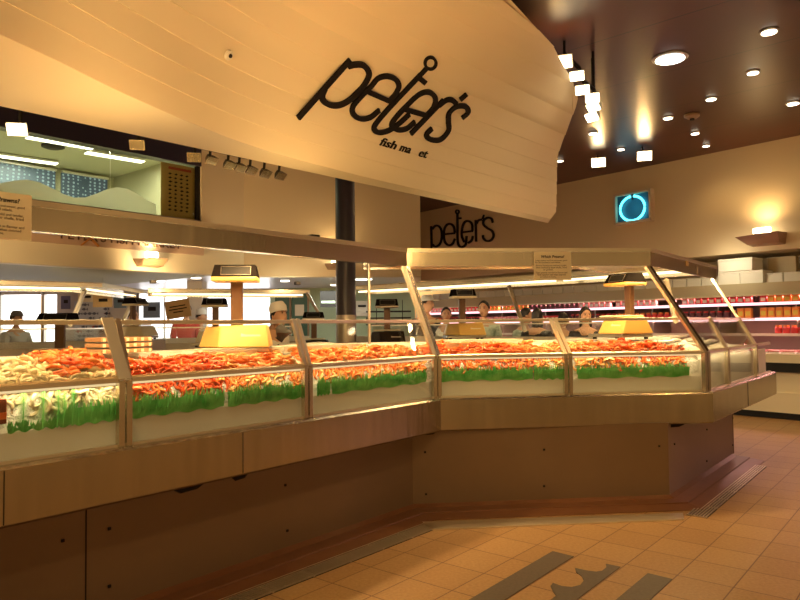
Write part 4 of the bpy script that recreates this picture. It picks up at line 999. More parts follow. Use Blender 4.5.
for run, x0, x1, lab in ((0, 10, 62, 'low green plastic grass at the foot of the feathery sprigs, far left'), (0, 62, 121, 'bushy green plastic grass behind the right half of the leftmost front glass'), (0, 133, 226, 'green plastic grass strip under the deep red prawns, left part of the second pane'), (0, 230, 306, 'green plastic grass strip in the right part of the second pane'),
    (0, 319, 332, 'short green plastic grass strip at the left end of the third pane'), (0, 334, 428, 'green plastic grass strip along the third pane up to the counter corner'), (1, 438, 535, 'light green plastic grass strip under the orange prawns of the wide middle pane'), (1, 536, 568, 'solid green plastic grass strip at the right end of the wide middle pane'), (1, 580, 692, 'green plastic grass strip along the right pane of the middle counter')):
    grassstrip(run, S(run, x0), S(run, x1), 1.0, 1.04 if x0 == 10 else 1.105, lab, 260)
# feathery sprigs at the left
for k, (x, ytop) in enumerate(((24, 388), (44, 390), (59, 388), (65, 392), (74, 386))):
    s = S(0, x); b = along(0, s, .088, 1.0); td = (along(0, 1, 0, 0)-along(0, 0, 0, 0)).normalized(); n_ = V(-td.y, td.x, 0)
    zt = 1.45-(PJ((b.x, b.y, 1.45))[1]-ytop)*0 ; zt = 1.45-(ytop-PJ((b.x, b.y, 1.45))[1])*math.hypot(b.y, 0)/F
    mb = MB(); top = V(b.x+td.x*.004, b.y+td.y*.004, zt); mb.tube([b, (b+top)/2+td*.004, top], [.003, .002, .001], 5)
    for j in range(34):
        f = j/34; p = b+(top-b)*f; l = .034*(1-f)**.7+.004
        for sg in (-1, 1): mb.add([p+V(0, 0, -.002), p+V(0, 0, .002), p+td*sg*l+V(0, 0, l*.7)-n_*.002], [(0, 1, 2)])
    tag(mb.build('plastic_fern', 'grass'), ['feathery green plastic sprig at far left, nearest the photo edge', 'second feathery green sprig from the left in the leftmost pane', 'slim feathery green sprig, third from the left in the leftmost pane', 'short feathery sprig right beside the tallest one in the leftmost pane', 'tallest feathery green sprig, rightmost in the leftmost pane'][k], 'plastic plant')
# red box at the left edge
s = S(0, 0); p = along(0, s-.0065, .083, 1.10)
bx_ = empty('red_box', p, 'dark red box standing in the ice at the left edge of the photo', 'box')
td0 = (along(0, 1, 0, 0)-along(0, 0, 0, 0)).normalized(); az = math.atan2(td0.y, td0.x)
mb = MB(); mb.box(p, (.12, .026, .11), az, .004); mb.build('carton', mat('dark_red_card', (.25, .05, .02, 1), .4), bx_)
mb = MB(); mb.box(p-V(-td0.y, td0.x, 0)*.0135-V(0, 0, .02), (.115, .004, .03), az); mb.build('orange_band', 'prawn_orange', bx_)
# whole fish
def fish(label, grp=None):
    t = empty('whole_fish', (0, 0, 0), label, 'fish', grp); mb = MB(); n = 12; path = []; prof = []
    for i in range(n):
        x = -.17+.34*i/(n-1); f = i/(n-1); r = .045*math.sin(pi*min(1, (f*.93+.06)))**.75+.004; path.append((x, 0, 0)); prof.append([(math.cos(2*pi*j/10)*r*.5, math.sin(2*pi*j/10)*r) for j in range(10)])
    mb.sweep(path, prof, (0, 1, 0)); mb.build('body', 'fishskin', t, True)
    mb = MB(); mb.prism([(.16, 0, -.003), (.23, .05, -.003), (.215, 0, -.003), (.23, -.05, -.003)], (0, 0, .006)); mb.build('tail', 'fin', t)
    mb = MB(); mb.prism([(-.05, .04, -.002), (.0, .065, -.002), (.08, .03, -.002)], (0, 0, .004)); mb.build('dorsal_fin', 'fin', t)
    mb = MB(); mb.ell((-.145, .008, .016), (.006, .006, .004), 8, 5); mb.build('eye', 'eye', t); return t
f0 = fish('x'); fl = []
places = [(1, 640, .62, .6), (1, 655, .55, .4), (1, 668, .7, .8), (1, 682, .45, .3), (1, 690, .62, .5), (1, 648, .85, .2), (2, .06, .35, 1.0), (2, .14, .55, .9), (2, .22, .3, 1.1), (2, .30, .6, 1.0), (2, .38, .35, .8), (2, .46, .55, 1.1), (2, .12, .75, .9), (2, .55, .4, .9), (0, 350, .82, .1), (0, 372, .86, -.1), (2, .65, .6, .9)]
for k, (run, x, d, rz) in enumerate(places):
    s = S(run, x) if x > 1 else x; p = along(run, s, d, bed_z(d)+.03)
    lb = {0: 'silver whole fish lying on ice towards the rear, before the dark column', 1: 'silver whole fish lying on ice right of the rear yellow scale', 2: 'silver whole fish lying on ice in the right counter'}[run]
    gp = {0: 'whole fish before the column', 1: 'whole fish beside the rear yellow scale', 2: 'whole fish in the right counter'}[run]
    o = f0 if k == 0 else dup(f0); o.location = p; o.rotation_euler = (RND.uniform(-.2, .2), 0, rz+RND.uniform(-.3, .3)); o['label'] = lb; o['group'] = gp
    if run == 0: o.scale = (1.2,)*3
# price ticket in the middle prawns
p = along(1, S(1, 477), .33, 1.275); mb = MB(); mb.box(p, (.20, .004, .05), .15); tag(mb.build('price_ticket', 'cream'), 'small white price ticket stuck in the orange prawns of the wide middle pane', 'ticket')
# white foam trays behind the prawns
def tray(p, sz, rz, lab, m='foam'):
    t = empty('foam_tray', p, lab, 'tray'); mb = MB(); mb.box(V(p), (sz[0], sz[1], .012), rz); mb.build('bottom', m, t)
    R = Matrix.Rotation(rz, 4, 'Z'); mb = MB()
    for dx, dy, sx, sy in ((0, 1, sz[0], .012), (0, -1, sz[0], .012), (1, 0, .012, sz[1]), (-1, 0, .012, sz[1])):
        mb.box(V(p)+R @ V(dx*sz[0]/2, dy*sz[1]/2, sz[2]/2), (sx, sy, sz[2]), rz)
    mb.build('rim', m, t); return t
a1 = math.atan2(5.667-5.383, 2.588-.312)
tray(along(1, S(1, 530), .72, 1.285), (.75, .22, .035), a1, 'long white foam tray behind the prawns of the middle counter')
tray(along(0, S(0, 270), .62, 1.27), (.6, .25, .03), az, 'white foam tray under the front yellow scale')
tray(along(0, S(0, 355), .66, 1.275), (.8, .2, .035), az, 'long white foam tray behind the prawns left of the counter corner')
# stack of egg-carton like punnets at the left rear
for k in range(3):
    p = along(0, S(0, 172), .92, 1.315+k*.035); t = empty('cardboard_tray', p, 'brown slatted tray, '+['bottom', 'middle', 'top'][k]+' of the stack behind the second pane from the left', 'tray', None)
    mb = MB(); mb.box(p, (.34, .2, .026), az, .005); mb.build('tray_body', mat('brown_card', (.45, .24, .12, 1), .7), t)
    mb = MB()
    for j in range(7): mb.box(p+td0*(-.15+.05*j)+V(0, 0, .0)-V(-td0.y, td0.x, 0)*.101, (.018, .004, .02), az)
    mb.build('pale_slot', 'cream', t)

# ------------------------------------------------------------------ weighing scales
def scale(label):
    t = empty('weighing_scale', (0, 0, 0), label, 'scale')
    mb = MB(); L, Wd = .50, .36                        # housing: tapered top body
    A = [(-.09, -Wd/2, .05), (L/2, -Wd/2, .05), (L/2, Wd/2, .05), (-L/2, Wd/2, .05), (-L/2, .02, .05)]; B = [(-.09, -Wd/2+.08, .215), (L/2-.03, -Wd/2+.08, .225), (L/2-.03, Wd/2-.06, .225), (-L/2+.045, Wd/2-.06, .215), (-L/2+.045, .05, .215)]
    mb.add(A+B, [(4, 3, 2, 1, 0), (5, 6, 7, 8, 9)]+[(i, (i+1) % 5, 5+(i+1) % 5, 5+i) for i in range(5)]); o = mb.build('housing', 'yellow', t)
    bv = o.modifiers.new('b', 'BEVEL'); bv.width = .014; bv.segments = 3
    mb = MB(); mb.box((0, 0, .03), (L*.98, Wd*.96, .035), 0, .006); mb.build('base', 'steel_dull', t)
    mb = MB()
    for x in (-.2, .2):
        for y in (-.13, .13): mb.lathe([(.006, -.01), (.02, -.01), (.02, .02), (.006, .02)], (x, y, 0), 10)
    mb.build('foot', 'dark', t)
    mb = MB(); mb.box((0, .02, .238), (.36, .22, .02), 0, .006); mb.build('pan', 'cream', t)
    mb = MB(); mb.box((.0, .12, .40), (.085, .05, .38), 0, .008); mb.build('pole', mat('pole_bronze', (.13, .065, .03, 1), .4, .2), t)
    h = MB(); A = [(-.155, -.05, .60), (.155, -.05, .60), (.155, .19, .60), (-.155, .19, .60)]; B = [(-.138, .0, .70), (.138, .0, .70), (.138, .16, .70), (-.138, .16, .70)]
    h.add(A+B, [(0, 3, 2, 1), (4, 5, 6, 7), (0, 1, 5, 4), (1, 2, 6, 5), (2, 3, 7, 6), (3, 0, 4, 7)]); d = h.build('display_head', mat('head_black', (.012, .01, .009, 1), .8, spec=0), t)
    mb = MB(); mb.box((0, .07, .585), (.315, .25, .035), 0, .01); mb.build('display_base', 'yellow', t)
    mb = MB(); T = Matrix.Translation((.01, -.028, .65)) @ Matrix.Rotation(math.radians(-26), 4, 'X')
    for dx, dz, sx, sz in ((0, .038, .2, .004), (0, -.038, .2, .004), (.1, 0, .004, .078), (-.1, 0, .004, .078)): mb.box((0, 0, 0), (sx, .006, sz), M4=T @ Matrix.Translation((dx, 0, dz)))
    mb.build('display_frame', 'steel_dull', d)
    mb = MB(); mb.box((0, 0, 0), (.19, .002, .07), M4=T); mb.build('display_window', 'black', d)
    mb = MB(); mb.box((.12, -.162, .13), (.13, .008, .03), M4=Matrix.Translation((.12, -.132, .145)) @ Matrix.Rotation(math.radians(-28), 4, 'X')); mb.build('keypad', 'cream', t)
    return t
sc0 = scale('large yellow scale with a raised black display over the red prawns'); p = PD(235, 352, 4.72); sc0.location = V(p[0], p[1], 1.272); sc0.rotation_euler = (0, 0, .12); sc0.scale = (1.0, 1.0, .88)
mb = MB(); mb.tube([(p[0]+.30, p[1]+.02, 1.36), (p[0]+.34, p[1]+.02, 1.41), (p[0]+.30, p[1]+.02, 1.46)], [.03, .06, .03], 12); tag(mb.build('black_bag', 'dark', None, True), 'black round bundle against the right side of the front yellow scale', 'bag')
p = PD(622, 338, 6.35); sc1 = dup(sc0, (p[0]-.02, p[1], 1.312), -1.2, 'yellow scale with a raised black display over the right pane of the middle counter', scale=(1.0, 1.0, .86))
farsc = [((214, 330), 7.6, .85, 'cream', 'beige register scale with black display behind the front yellow scale', .1), ((387, 335), 8.6, .95, 'dark', 'dark scale with black display right of the dark column', 0), ((464, 335), 8.2, .95, 'yellow', 'scale with black display among the shoppers behind the middle counter', .1), ((313, 345), 8.9, .85, 'dark', 'dark low display left of the dark column', 0), ((139, 335), 8.9, .85, 'cream', 'small scale display on the far counter beside the fish chart', 1.2), ((55, 340), 7.8, 1.0, 'dark', 'wide black register at the far left behind the counter glass', 0)]
ztops = [298, 299, 289, 312, 298, 313]
for ((x, y), Yd, s, m, lab, rz), yt in zip(farsc, ztops):
    zt = PD(x, yt, Yd)[2]; p = PD(x, 320, Yd); sz = .9*s; o = dup(sc0, (p[0], p[1], zt-.70*sz), rz, lab, scale=(s*(1.3 if x == 55 else 1), s, sz)); recolour(o, 'housing', m); recolour(o, 'display_base', 'cream' if m != 'dark' else 'steel_dull')
    # stand for it
    tb_ = MB(); tb_.box((p[0], p[1], (zt-.70*sz-.012)/2), (.62*s, .5*s, zt-.70*sz-.012), rz, .01); tag(tb_.build('scale_stand', 'steel_dull'), 'steel bench under: '+lab if len(lab) < 40 else 'steel bench carrying the '+' '.join(lab.split()[:9]), 'bench')

# ------------------------------------------------------------------ far side of the island
def farcounter(pts, label, labc_, out=1, posts=(), endcut=0):
    # pts: canopy lamp line points ; customers' side is to the right of travel if out=1
    P = [V(q) for q in pts]; c0 = (P[0]+P[-1])/2
    t = empty('fish_counter', V(c0.x, c0.y, 0), label, 'counter'); cn = empty('steel_canopy', V(c0.x, c0.y, 2.0), labc_, 'canopy')
    L2 = [(q.x, q.y) for q in P]
    def f(d): return inset(L2, d*out)
    q_ = P[-1]-(P[-1]-P[-2]).normalized()*endcut; L3 = L2[:-1]+[(q_.x, q_.y)]
    def g(d): return inset(L3, d*out)
    for run in range(len(P)-1):
        def sc_(prof, name, m, par): return sec(g if par is t else f, prof, run).build(name, m, par)
        sc_([(-.5, .1), (.25, .1), (.25, 1.22), (-.5, 1.22)], 'body', 'steel_dull', t)
        sc_([(-.58, 1.22), (-.56, 1.22), (-.36, 1.46), (-.38, 1.46)], 'sloping_glass', 'glass', t)
        sc_([(-.40, 1.45), (-.36, 1.45), (-.36, 1.47), (-.40, 1.47)], 'top_rail', 'steel_bright', t)
        sc_([(-.5, 1.222), (.25, 1.222), (.25, 1.30), (-.1, 1.28)], 'ice_bed', 'ice', t)
        sc_([(-.22, 1.95), (-.20, 1.95), (-.20, 2.06), (-.22, 2.06)], 'fascia', 'steel', cn)
        sc_([(-.2, 2.045), (.28, 2.045), (.28, 2.06), (-.2, 2.06)], 'roof_sheet', 'steel', cn)
        sc_([(.26, 2.0), (.28, 2.0), (.28, 2.06), (.26, 2.06)], 'rear_lip', 'steel_bright', cn)
        a, b = P[run], P[run+1]; d = (b-a).normalized(); mb = MB(); mb.tube([a+d*.06, b-d*.06], .014, 8); mb.build('fluorescent_tube', 'tube_far', cn, True)
        m_ = (a+b)/2; area('far_canopy_light', m_-V(0, 0, .04), (b-a).length, 9, (1, .74, .42), (0, 0, math.atan2(d.y, d.x)), sy=.06)
    for (xa, ya, xb, yb, Yd) in posts:
        p, q = PD(xa, ya, Yd), PD(xb, yb, Yd+.3); mb = MB(); mb.bar(p, q, .045, .04, (0, 1, 0)); mb.build('tilted_post', 'steel_bright', cn)
    return t
LH = 1.985
def lp(x, y, Y=None): q = PH(x, y, LH); return (q[0], q[1], LH)
def _cut():
    a, b = V(lp(560, 280.5)), V(lp(688, 271)); d = (b-a).normalized(); n = V(-d.y, d.x, 0); P = fb(1.30); p, q = V(*P[2], 0), V(*P[3], 0); w = V(-(q-p).y, (q-p).x, 0).normalized()
    e = 0
    while e < 2.4:
        c = b-d*e
        if all((V(c.x, c.y, 0)+n*k-p).dot(w) > 0 for k in (-.3, .62)): break
        e += .05
    return e
ENDC = _cut()
A_ = [lp(-30, 286.5), lp(85, 289), lp(136, 296)]
farcounter(A_, 'far left fish counter seen under its lit canopy', 'lit canopy over the far left fish counter, with two tilted posts', -1, ((85, 290, 70, 326, 8.9), (135, 297, 121, 326, 10.1)))
B_ = [lp(148, 294), lp(306, 295)]
farcounter(B_, 'far fish counter behind the front yellow scale', 'straight lit canopy behind the front yellow scale, with one tilted post', -1, ((307, 293, 318, 312, 10.6),))
C_ = [lp(356, 292), lp(411, 289), lp(560, 280.5), lp(688, 271)]
farcounter(C_, 'far fish counter between the island and the meat fridges', 'long lit canopy behind the middle counter, under the fridge header', -1, ((509, 286, 525, 331, 8.15), (666, 280, 676, 322, 6.95)), ENDC)
mb = MB(); p = PD(178, 309, 9.4)
nb2 = empty('hanging_notice', p, 'tilted brown notice card hanging over the far counter left of the beige register', 'notice')
mb.box((0, 0, 0), (.345, .012, .25), M4=Matrix.Translation(V(p)) @ Matrix.Rotation(math.radians(-9), 4, 'Y')); mb.build('card', mat('tan_card', (.62, .42, .20, 1), .6), nb2)
mb = MB()
for z, w in ((.04, .22), (0, .25), (-.04, .14)): mb.box((0, 0, 0), (w, .004, .014), M4=Matrix.Translation(V(p)-V(0, .008, 0)) @ Matrix.Rotation(math.radians(-9), 4, 'Y') @ Matrix.Translation((0, 0, z)))
mb.build('printed_line', 'ink', nb2)

# ------------------------------------------------------------------ open fridges along the back wall
FR = -BD                                              # to the right along the wall
def FP(x, off, z):                                    # point: x metres right of the fridge end, off metres before the shelf plane
    q = BO+FR*(x-7.75)+BN*off; return V(q.x, q.y, z)
fr = empty('open_fridge', FP(7.75, -.2, 0), 'long open wall fridge with pink lit shelves of packets along the back wall', 'fridge')
fang = math.atan2(FR.y, FR.x); XL, XR = .12, 14.5
def fbox(x0, x1, o0, o1, z0, z1, name, m, par=fr):
    mb = MB(); c = FP((x0+x1)/2, (o0+o1)/2, (z0+z1)/2); mb.box(c, (x1-x0, abs(o1-o0), z1-z0), fang); return mb.build(name, m, par)
fbox(XL, XR, -.95, -.75, .05, 2.07, 'back_panel', mat('fridge_pink_back', (.55, .36, .36, 1), .4))
fbox(XL, XR, -.75, .45, .0, .10, 'kick_plate', 'black'); fbox(XL, XR, -.75, .50, .10, .40, 'lower_panel', 'cream'); fbox(XL, XR, -.75, .46, .40, .70, 'lower_face', 'cream')
fbox(XL, XR, .45, .52, .70, .84, 'dark_band', 'black'); fbox(XL, XR, .42, .54, .84, .97, 'edge_rail', 'cream'); fbox(XL, XR, -.75, .42, .84, .96, 'deck', 'white')
fbox(XL, XR, -.75, -.0, 1.865, 2.07, 'header', mat('fridge_header', (.50, .44, .30, 1), .35)); fbox(XL, XR, -.02, .02, 1.865, 1.885, 'header_edge', 'steel_bright')
for z in (1.745, 1.50, 1.255): fbox(XL, XR, -.72, -.03, z-.022, z, 'shelf_board', 'white'); fbox(XL, XR, -.03, -.012, z-.03, z+.012, 'price_rail', 'pinktube' if z > 1.3 else 'white')
for x in (XL, XR): fbox(x-.06, x, -.95, .3, .0, 2.07, 'end_panel', 'white')
for k in range(1, 12): fbox(XL+k*1.2-.01, XL+k*1.2+.01, -.74, -.1, 1.26, 1.86, 'divider', 'steel_dull')
def pack(kind, m1, m2, h):
    t = empty(kind, (0, 0, 0), 'x', 'packet'); mb = MB()
    if kind == 'jar':
        mb.lathe([(.01, 0), (.05, 0), (.052, .01), (.052, h*.72), (.038, h*.8), (.038, h*.84)], (0, 0, 0), 12); mb.build('jar_body', m1, t, True)
        mb = MB(); mb.lathe([(.01, h*.84), (.042, h*.84), (.042, h), (.01, h)], (0, 0, 0), 12); mb.build('lid', m2, t)
    else:
        mb.box((0, 0, h/2), (.105, .09, h), 0, .01); mb.build('wrapper', m1, t); mb = MB(); mb.box((0, -.046, h*.5), (.07, .004, h*.4)); mb.build('paper_label', m2, t)
    return t
M['pk_red'] = mat('packet_red', (.60, .05, .05, 1), .4); M['pk_pink'] = mat('packet_pink', (.80, .35, .35, 1), .4); M['pk_orange'] = mat('packet_orange', (.85, .30, .06, 1), .4); M['pk_dark'] = mat('packet_dark', (.10, .03, .04, 1), .4); M['pk_yellow'] = mat('packet_yellow', (.75, .55, .08, 1), .4)
protos = {'red': pack('packet', 'pk_red', 'cream', .11), 'pink': pack('packet', 'pk_pink', 'white', .11), 'orange': pack('packet', 'pk_orange', 'pk_yellow', .11), 'dark': pack('jar', 'pk_dark', 'pk_red', .12), 'ored': pack('jar', 'pk_red', 'pk_orange', .12)}
used = set(); cnt = 0
XJ = (onplane(740, 330, BO, BN, 0)-BO).dot(FR)+7.75; XO = (onplane(738, 310, BO, BN, 0)-BO).dot(FR)+7.75
shelfn = {1.745: 'top', 1.50: 'second', 1.255: 'third'}
for z in (1.745, 1.50, 1.255):
    x = .25
    while x < 11.2:
        if z == 1.255 and x < XJ: x += 1; continue
        zone = int(x/1.2+z*3) % 5
        if z == 1.745: k = ['pink', 'red', 'orange', 'dark', 'pink'][zone]
        elif z == 1.50: k = ['dark', 'pink', 'red', 'dark', 'ored'][zone] if x < XO else 'orange'
        else: k = 'ored'
        if RND.random() < .04: x += .12; continue
        o = protos[k] if k not in used else dup(protos[k]); used.add(k)
        o.location = FP(x, -.12, z); o.rotation_euler = (0, 0, fang); cn_ = {'red': 'red packet', 'pink': 'pink packet', 'orange': 'orange and yellow packet', 'dark': 'dark jar with a red lid', 'ored': 'red jar with an orange lid'}[k]
        o['label'] = '%s on the %s shelf of the wall fridge' % (cn_, shelfn[z]); o['group'] = '%ss on the %s fridge shelf' % (cn_, shelfn[z]); o['category'] = 'jar' if k in ('dark', 'ored') else 'packet'
        o.scale = (1, 1, 1.6 if z == 1.50 and k == 'orange' else 1.15)
        cnt += 1; x += .118
for k in protos:
    if k not in used:
        for ch in list(protos[k].children): bpy.data.objects.remove(ch)
        bpy.data.objects.remove(protos[k])
mp = None                                             # meat packs on the lower deck
for k in range(26):
    x = 5.2+k*.21
    for r in range(2):
        if mp is None:
            o = mp = empty('meat_pack', (0, 0, 0), 'wrapped pink meat pack lying on the lower deck of the wall fridge', 'meat pack', 'meat packs on the lower fridge deck')
            mb = MB(); mb.box((0, 0, .01), (.19, .24, .02), 0, .006); mb.build('tray', 'white', o); mb = MB(); mb.box((0, 0, .032), (.17, .21, .03), 0, .013); mb.build('meat', 'meat', o, True)
        else: o = dup(mp)
        o.location = FP(x, .26-r*.27, .97+.0); o.rotation_euler = (.0, 0, fang)
for s0, s1 in ((0, 4.8), (4.8, 9.6), (9.6, 14)):
    for z in (1.84, 1.47): area('fridge_light', FP(XL+(s0+s1)/2, -.12, z), s1-s0, 30 if z > 1.6 else 22, (1, .46, .42), (math.radians(-25), 0, fang), sy=.05)
    area('fridge_light', FP(XL+(s0+s1)/2, .1, 1.22), s1-s0, 8, (1, .62, .55), (0, 0, fang), sy=.05)
# white boxes standing on the fridges
bx0 = None; 
def foambox(loc, sz, lab, grp=None, m='foam'):
    t = empty('foam_box', loc, lab, 'box', grp); mb = MB(); mb.box(V(loc)+V(0, 0, sz[2]*.42), (sz[0], sz[1], sz[2]*.84), fang, .006); mb.build('box_body', m, t)
    mb = MB(); mb.box(V(loc)+V(0, 0, sz[2]*.92), (sz[0]*1.02, sz[1]*1.02, sz[2]*.15), fang, .006); mb.build('lid', m, t); return t
for k in range(34):
    x = .35+k*.262
    if x > 8.7: break
    loc = FP(x, -.25, 2.072)
    if bx0 is None: bx0 = foambox(loc, (.245, .25, .15), 'white foam box in the long even row on top of the wall fridge', 'foam boxes in the row on the wall fridge'); b_loc = V(loc)
    else: dup(bx0, loc)
def fx(px, y, off):                                   # metre mark on the fridge for a pixel
    q = onplane(px, y, BO, BN, off); return (q-BO).dot(FR)+7.75
xa, xb = fx(722, 276, -.2), fx(767, 276, -.2); w2 = (xb-xa)/2
foambox(FP(xa+w2/2, -.25, 2.072), (w2*.98, .4, .21), 'white foam box, left of the pair at the bottom under the brightly lit box'); foambox(FP(xb-w2/2, -.25, 2.072), (w2*.98, .4, .21), 'white foam box, right of the pair at the bottom on the wall fridge')
xa, xb = fx(723, 265, -.2), fx(757, 265, -.2); foambox(FP((xa+xb)/2, -.22, 2.284), (xb-xa, .4, .21), 'brightly lit white box stacked on top of two others on the wall fridge')
xa, xb = fx(768, 268, -.5), fx(796, 268, -.5); fbox(xa, xb, -.6, -.5, 2.07, 2.5, 'back_board', mat('tan_board', (.5, .4, .24, 1), .5))
area('box_spot', FP(fx(740, 262, -.2), .5, 2.48), .15, 4, (1, .85, .55), (math.radians(60), 0, fang))

# ------------------------------------------------------------------ people
def skinned(verts, edges, rads, root=0, lv=1):
    me = bpy.data.meshes.new('s'); me.from_pydata([tuple(v) for v in verts], edges, []); o = bpy.data.objects.new('s', me); COL.objects.link(o)
    md = o.modifiers.new('k', 'SKIN'); md.use_smooth_shade = True
    sv = me.skin_vertices[0].data
    for i, r in enumerate(rads): sv[i].radius = (r, r) if not hasattr(r, '__len__') else r; sv[i].use_root = (i == root)
    s = o.modifiers.new('u', 'SUBSURF'); s.levels = lv; s.render_levels = lv
    bpy.context.view_layer.update()
    m2 = bpy.data.meshes.new_from_object(o.evaluated_get(bpy.context.evaluated_depsgraph_get())); bpy.data.objects.remove(o)
    mb = MB(); mb.v = [tuple(v.co) for v in m2.vertices]; mb.f = [tuple(p.vertices) for p in m2.polygons]; return mb
def head_mb(T, s=1.0):                                # shaped head: skull, jaw, brow, nose, ears
    mb = MB(); seg, rings = 20, 14; vs = []
    for i in range(rings+1):
        th = pi*i/rings
        for j in range(seg):
            ph = 2*pi*j/seg; x = .076*math.sin(th)*math.cos(ph); y = .096*math.sin(th)*math.sin(ph); z = .118*math.cos(th)
            f = max(0, -y)/.096                          # face is -y
            if z < 0: x *= 1-.30*(-z/.118); y *= 1-.12*(-z/.118)*(1 if y > 0 else .3)
            if y < 0: y = y*(.93 if z > -.02 else .97)
            if f > .8 and abs(x) < .03 and -.03 < z < .02: y -= .006
            vs.append((x, y, z))
    fs = [(i*seg+j, (i+1)*seg+j, (i+1)*seg+(j+1) % seg, i*seg+(j+1) % seg) for i in range(rings) for j in range(seg)]
    mb.add(vs, fs)
    mb.add([(0, -.088, .022), (-.015, -.088, -.028), (.015, -.088, -.028), (0, -.115, -.024), (0, -.090, -.036)], [(0, 1, 3), (0, 3, 2), (1, 4, 3), (3, 4, 2)])
    for k in (-1, 1): mb.ell((.078*k, .008, -.005), (.010, .018, .03), 8, 6)
    mb.v = [tuple(T @ V(q)) for q in mb.v]; return mb
def person(loc, rz, hgt, label, shirt, hair='short', cap=None, lean=0.0, arms='down', turn=0.0):
    k = hgt/1.75; t = empty('person', loc, label, 'person')
    Rz = Matrix.Rotation(rz, 3, 'Z'); L0 = V(loc)
    def G(p):                                         # local to world, leaning forward above the hips
        p = V(p)*k
        if p.z > .95*k:
            c, s = math.cos(lean), math.sin(lean); y, z = p.y, p.z-.95*k; p = V(p.x, y*c-z*s, .95*k+y*s+z*c)
        return L0+Rz @ p
    vs = [(0, 0, .95), (0, .0, 1.10), (0, .0, 1.28), (0, 0, 1.42), (0, -.005, 1.50), (0, -.01, 1.56)]; rd = [.13, .12, .14, .10, .052, .055]; ed = [(0, 1), (1, 2), (2, 3), (3, 4), (4, 5)]
    def ch(par, pts, rs):
        for p, r in zip(pts, rs): vs.append(p); rd.append(r); ed.append((par, len(vs)-1)); par = len(vs)-1
        return par
    hands = []
    for s in (-1, 1):
        if arms == 'down': pts = [(.17*s, 0, 1.40), (.22*s, .02, 1.12), (.23*s, -.08, .88), (.23*s, -.10, .81)]
        elif arms == 'forward': pts = [(.17*s, 0, 1.40), (.23*s, -.08, 1.14), (.16*s, -.32, 1.10), (.14*s, -.40, 1.10)]
        else: pts = [(.17*s, 0, 1.40), (.24*s, -.05, 1.15), (.05*s, -.22, 1.16), (-.02*s, -.24, 1.18)]
        h = ch(3, pts, [.060, .042, .030, .034])
        a, b = V(pts[2]), V(pts[3]); d = (b-a).normalized()
        sd = d.cross(V(0, 1, .3)).normalized()
        for f in range(4):
            o_ = sd*(.022*(f-1.5)); ln = (.07, .08, .075, .06)[f]; ch(h, [b+o_+d*.035, b+o_+d*(.035+ln*.6)+V(0, -.008, -.008)], [.010, .008])
        ch(h, [b-sd*.035-d*.01, b-sd*.05+d*.025], [.011, .009])
        ch(0, [(.09*s, 0, .88), (.10*s, -.01, .50), (.10*s, .02, .09), (.105*s, -.12, .04)], [.095, .062, .042, .038])
    body = skinned([G(v) for v in vs], ed, [r*k for r in rd])
    hc = G((0, -.02, 1.655)); T = Matrix.Translation(hc) @ Matrix.Rotation(rz+turn, 4, 'Z') @ Matrix.Rotation(-lean*.6, 4, 'X') @ Matrix.Scale(k*1.0, 4)
    hm = head_mb(T); body.add(hm.v, hm.f); b = body.build('body', 'skin', t, True)
    # clothes
    tv = [(0, 0, .90), (0, 0, 1.10), (0, 0, 1.28), (0, 0, 1.41), (0, 0, 1.455)]; tr = [.150, .140, .160, .118, .062]; te = [(0, 1), (1, 2), (2, 3), (3, 4)]
    for s in (-1, 1):
        pts = {'down': [(.17*s, 0, 1.395), (.215*s, .016, 1.17)], 'forward': [(.17*s, 0, 1.395), (.222*s, -.06, 1.19)], 'crossed': [(.17*s, 0, 1.395), (.228*s, -.04, 1.2)]}[arms]
        i = len(tv); tv += pts; tr += [.078, .060]; te += [(3, i), (i, i+1)]
    skinned([G(v) for v in tv], te, [r*k for r in tr]).build('shirt', shirt, t, True)
    pv = [(0, 0, .97), (0, 0, .90)]; prr = [.145, .15]; pe = [(0, 1)]
    for s in (-1, 1):
        i = len(pv); pv += [(.09*s, 0, .84), (.10*s, -.01, .50), (.10*s, .02, .10)]; prr += [.108, .078, .062]; pe += [(1, i), (i, i+1), (i+1, i+2)]
    skinned([G(v) for v in pv], pe, [r*k for r in prr]).build('trousers', 'navy', t, True)
    mb = MB()
    for s in (-1, 1):
        R = Matrix.Translation(G((.105*s, -.05, .045))) @ Matrix.Rotation(rz, 4, 'Z'); mb.ell((0, 0, 0), (.048*k, .13*k, .045*k), 12, 7, M4=None) if False else mb.add([R @ (V(q)) for q in MB().ell((0, 0, 0), (.048*k, .13*k, .045*k), 12, 7).v], MB().ell((0, 0, 0), (.05, .1, .04), 12, 7).f)
    mb.build('shoes', 'black', t, True)
    for s in (-1, 1):
        e = MB(); e.ell((.029*s, -.0885, .012), (.011, .007, .006), 10, 6); e.v = [tuple(T @ V(q)) for q in e.v]; e.build('eye', 'eye', t, True)
        e = MB(); e.box((.029*s, -.092, .030), (.03, .006, .006)); e.v = [tuple(T @ V(q)) for q in e.v]; e.build('eyebrow', 'hair', t)
    e = MB(); e.ell((0, -.086, -.058), (.022, .006, .006), 10, 5); e.v = [tuple(T @ V(q)) for q in e.v]; e.build('mouth', 'lip', t, True)
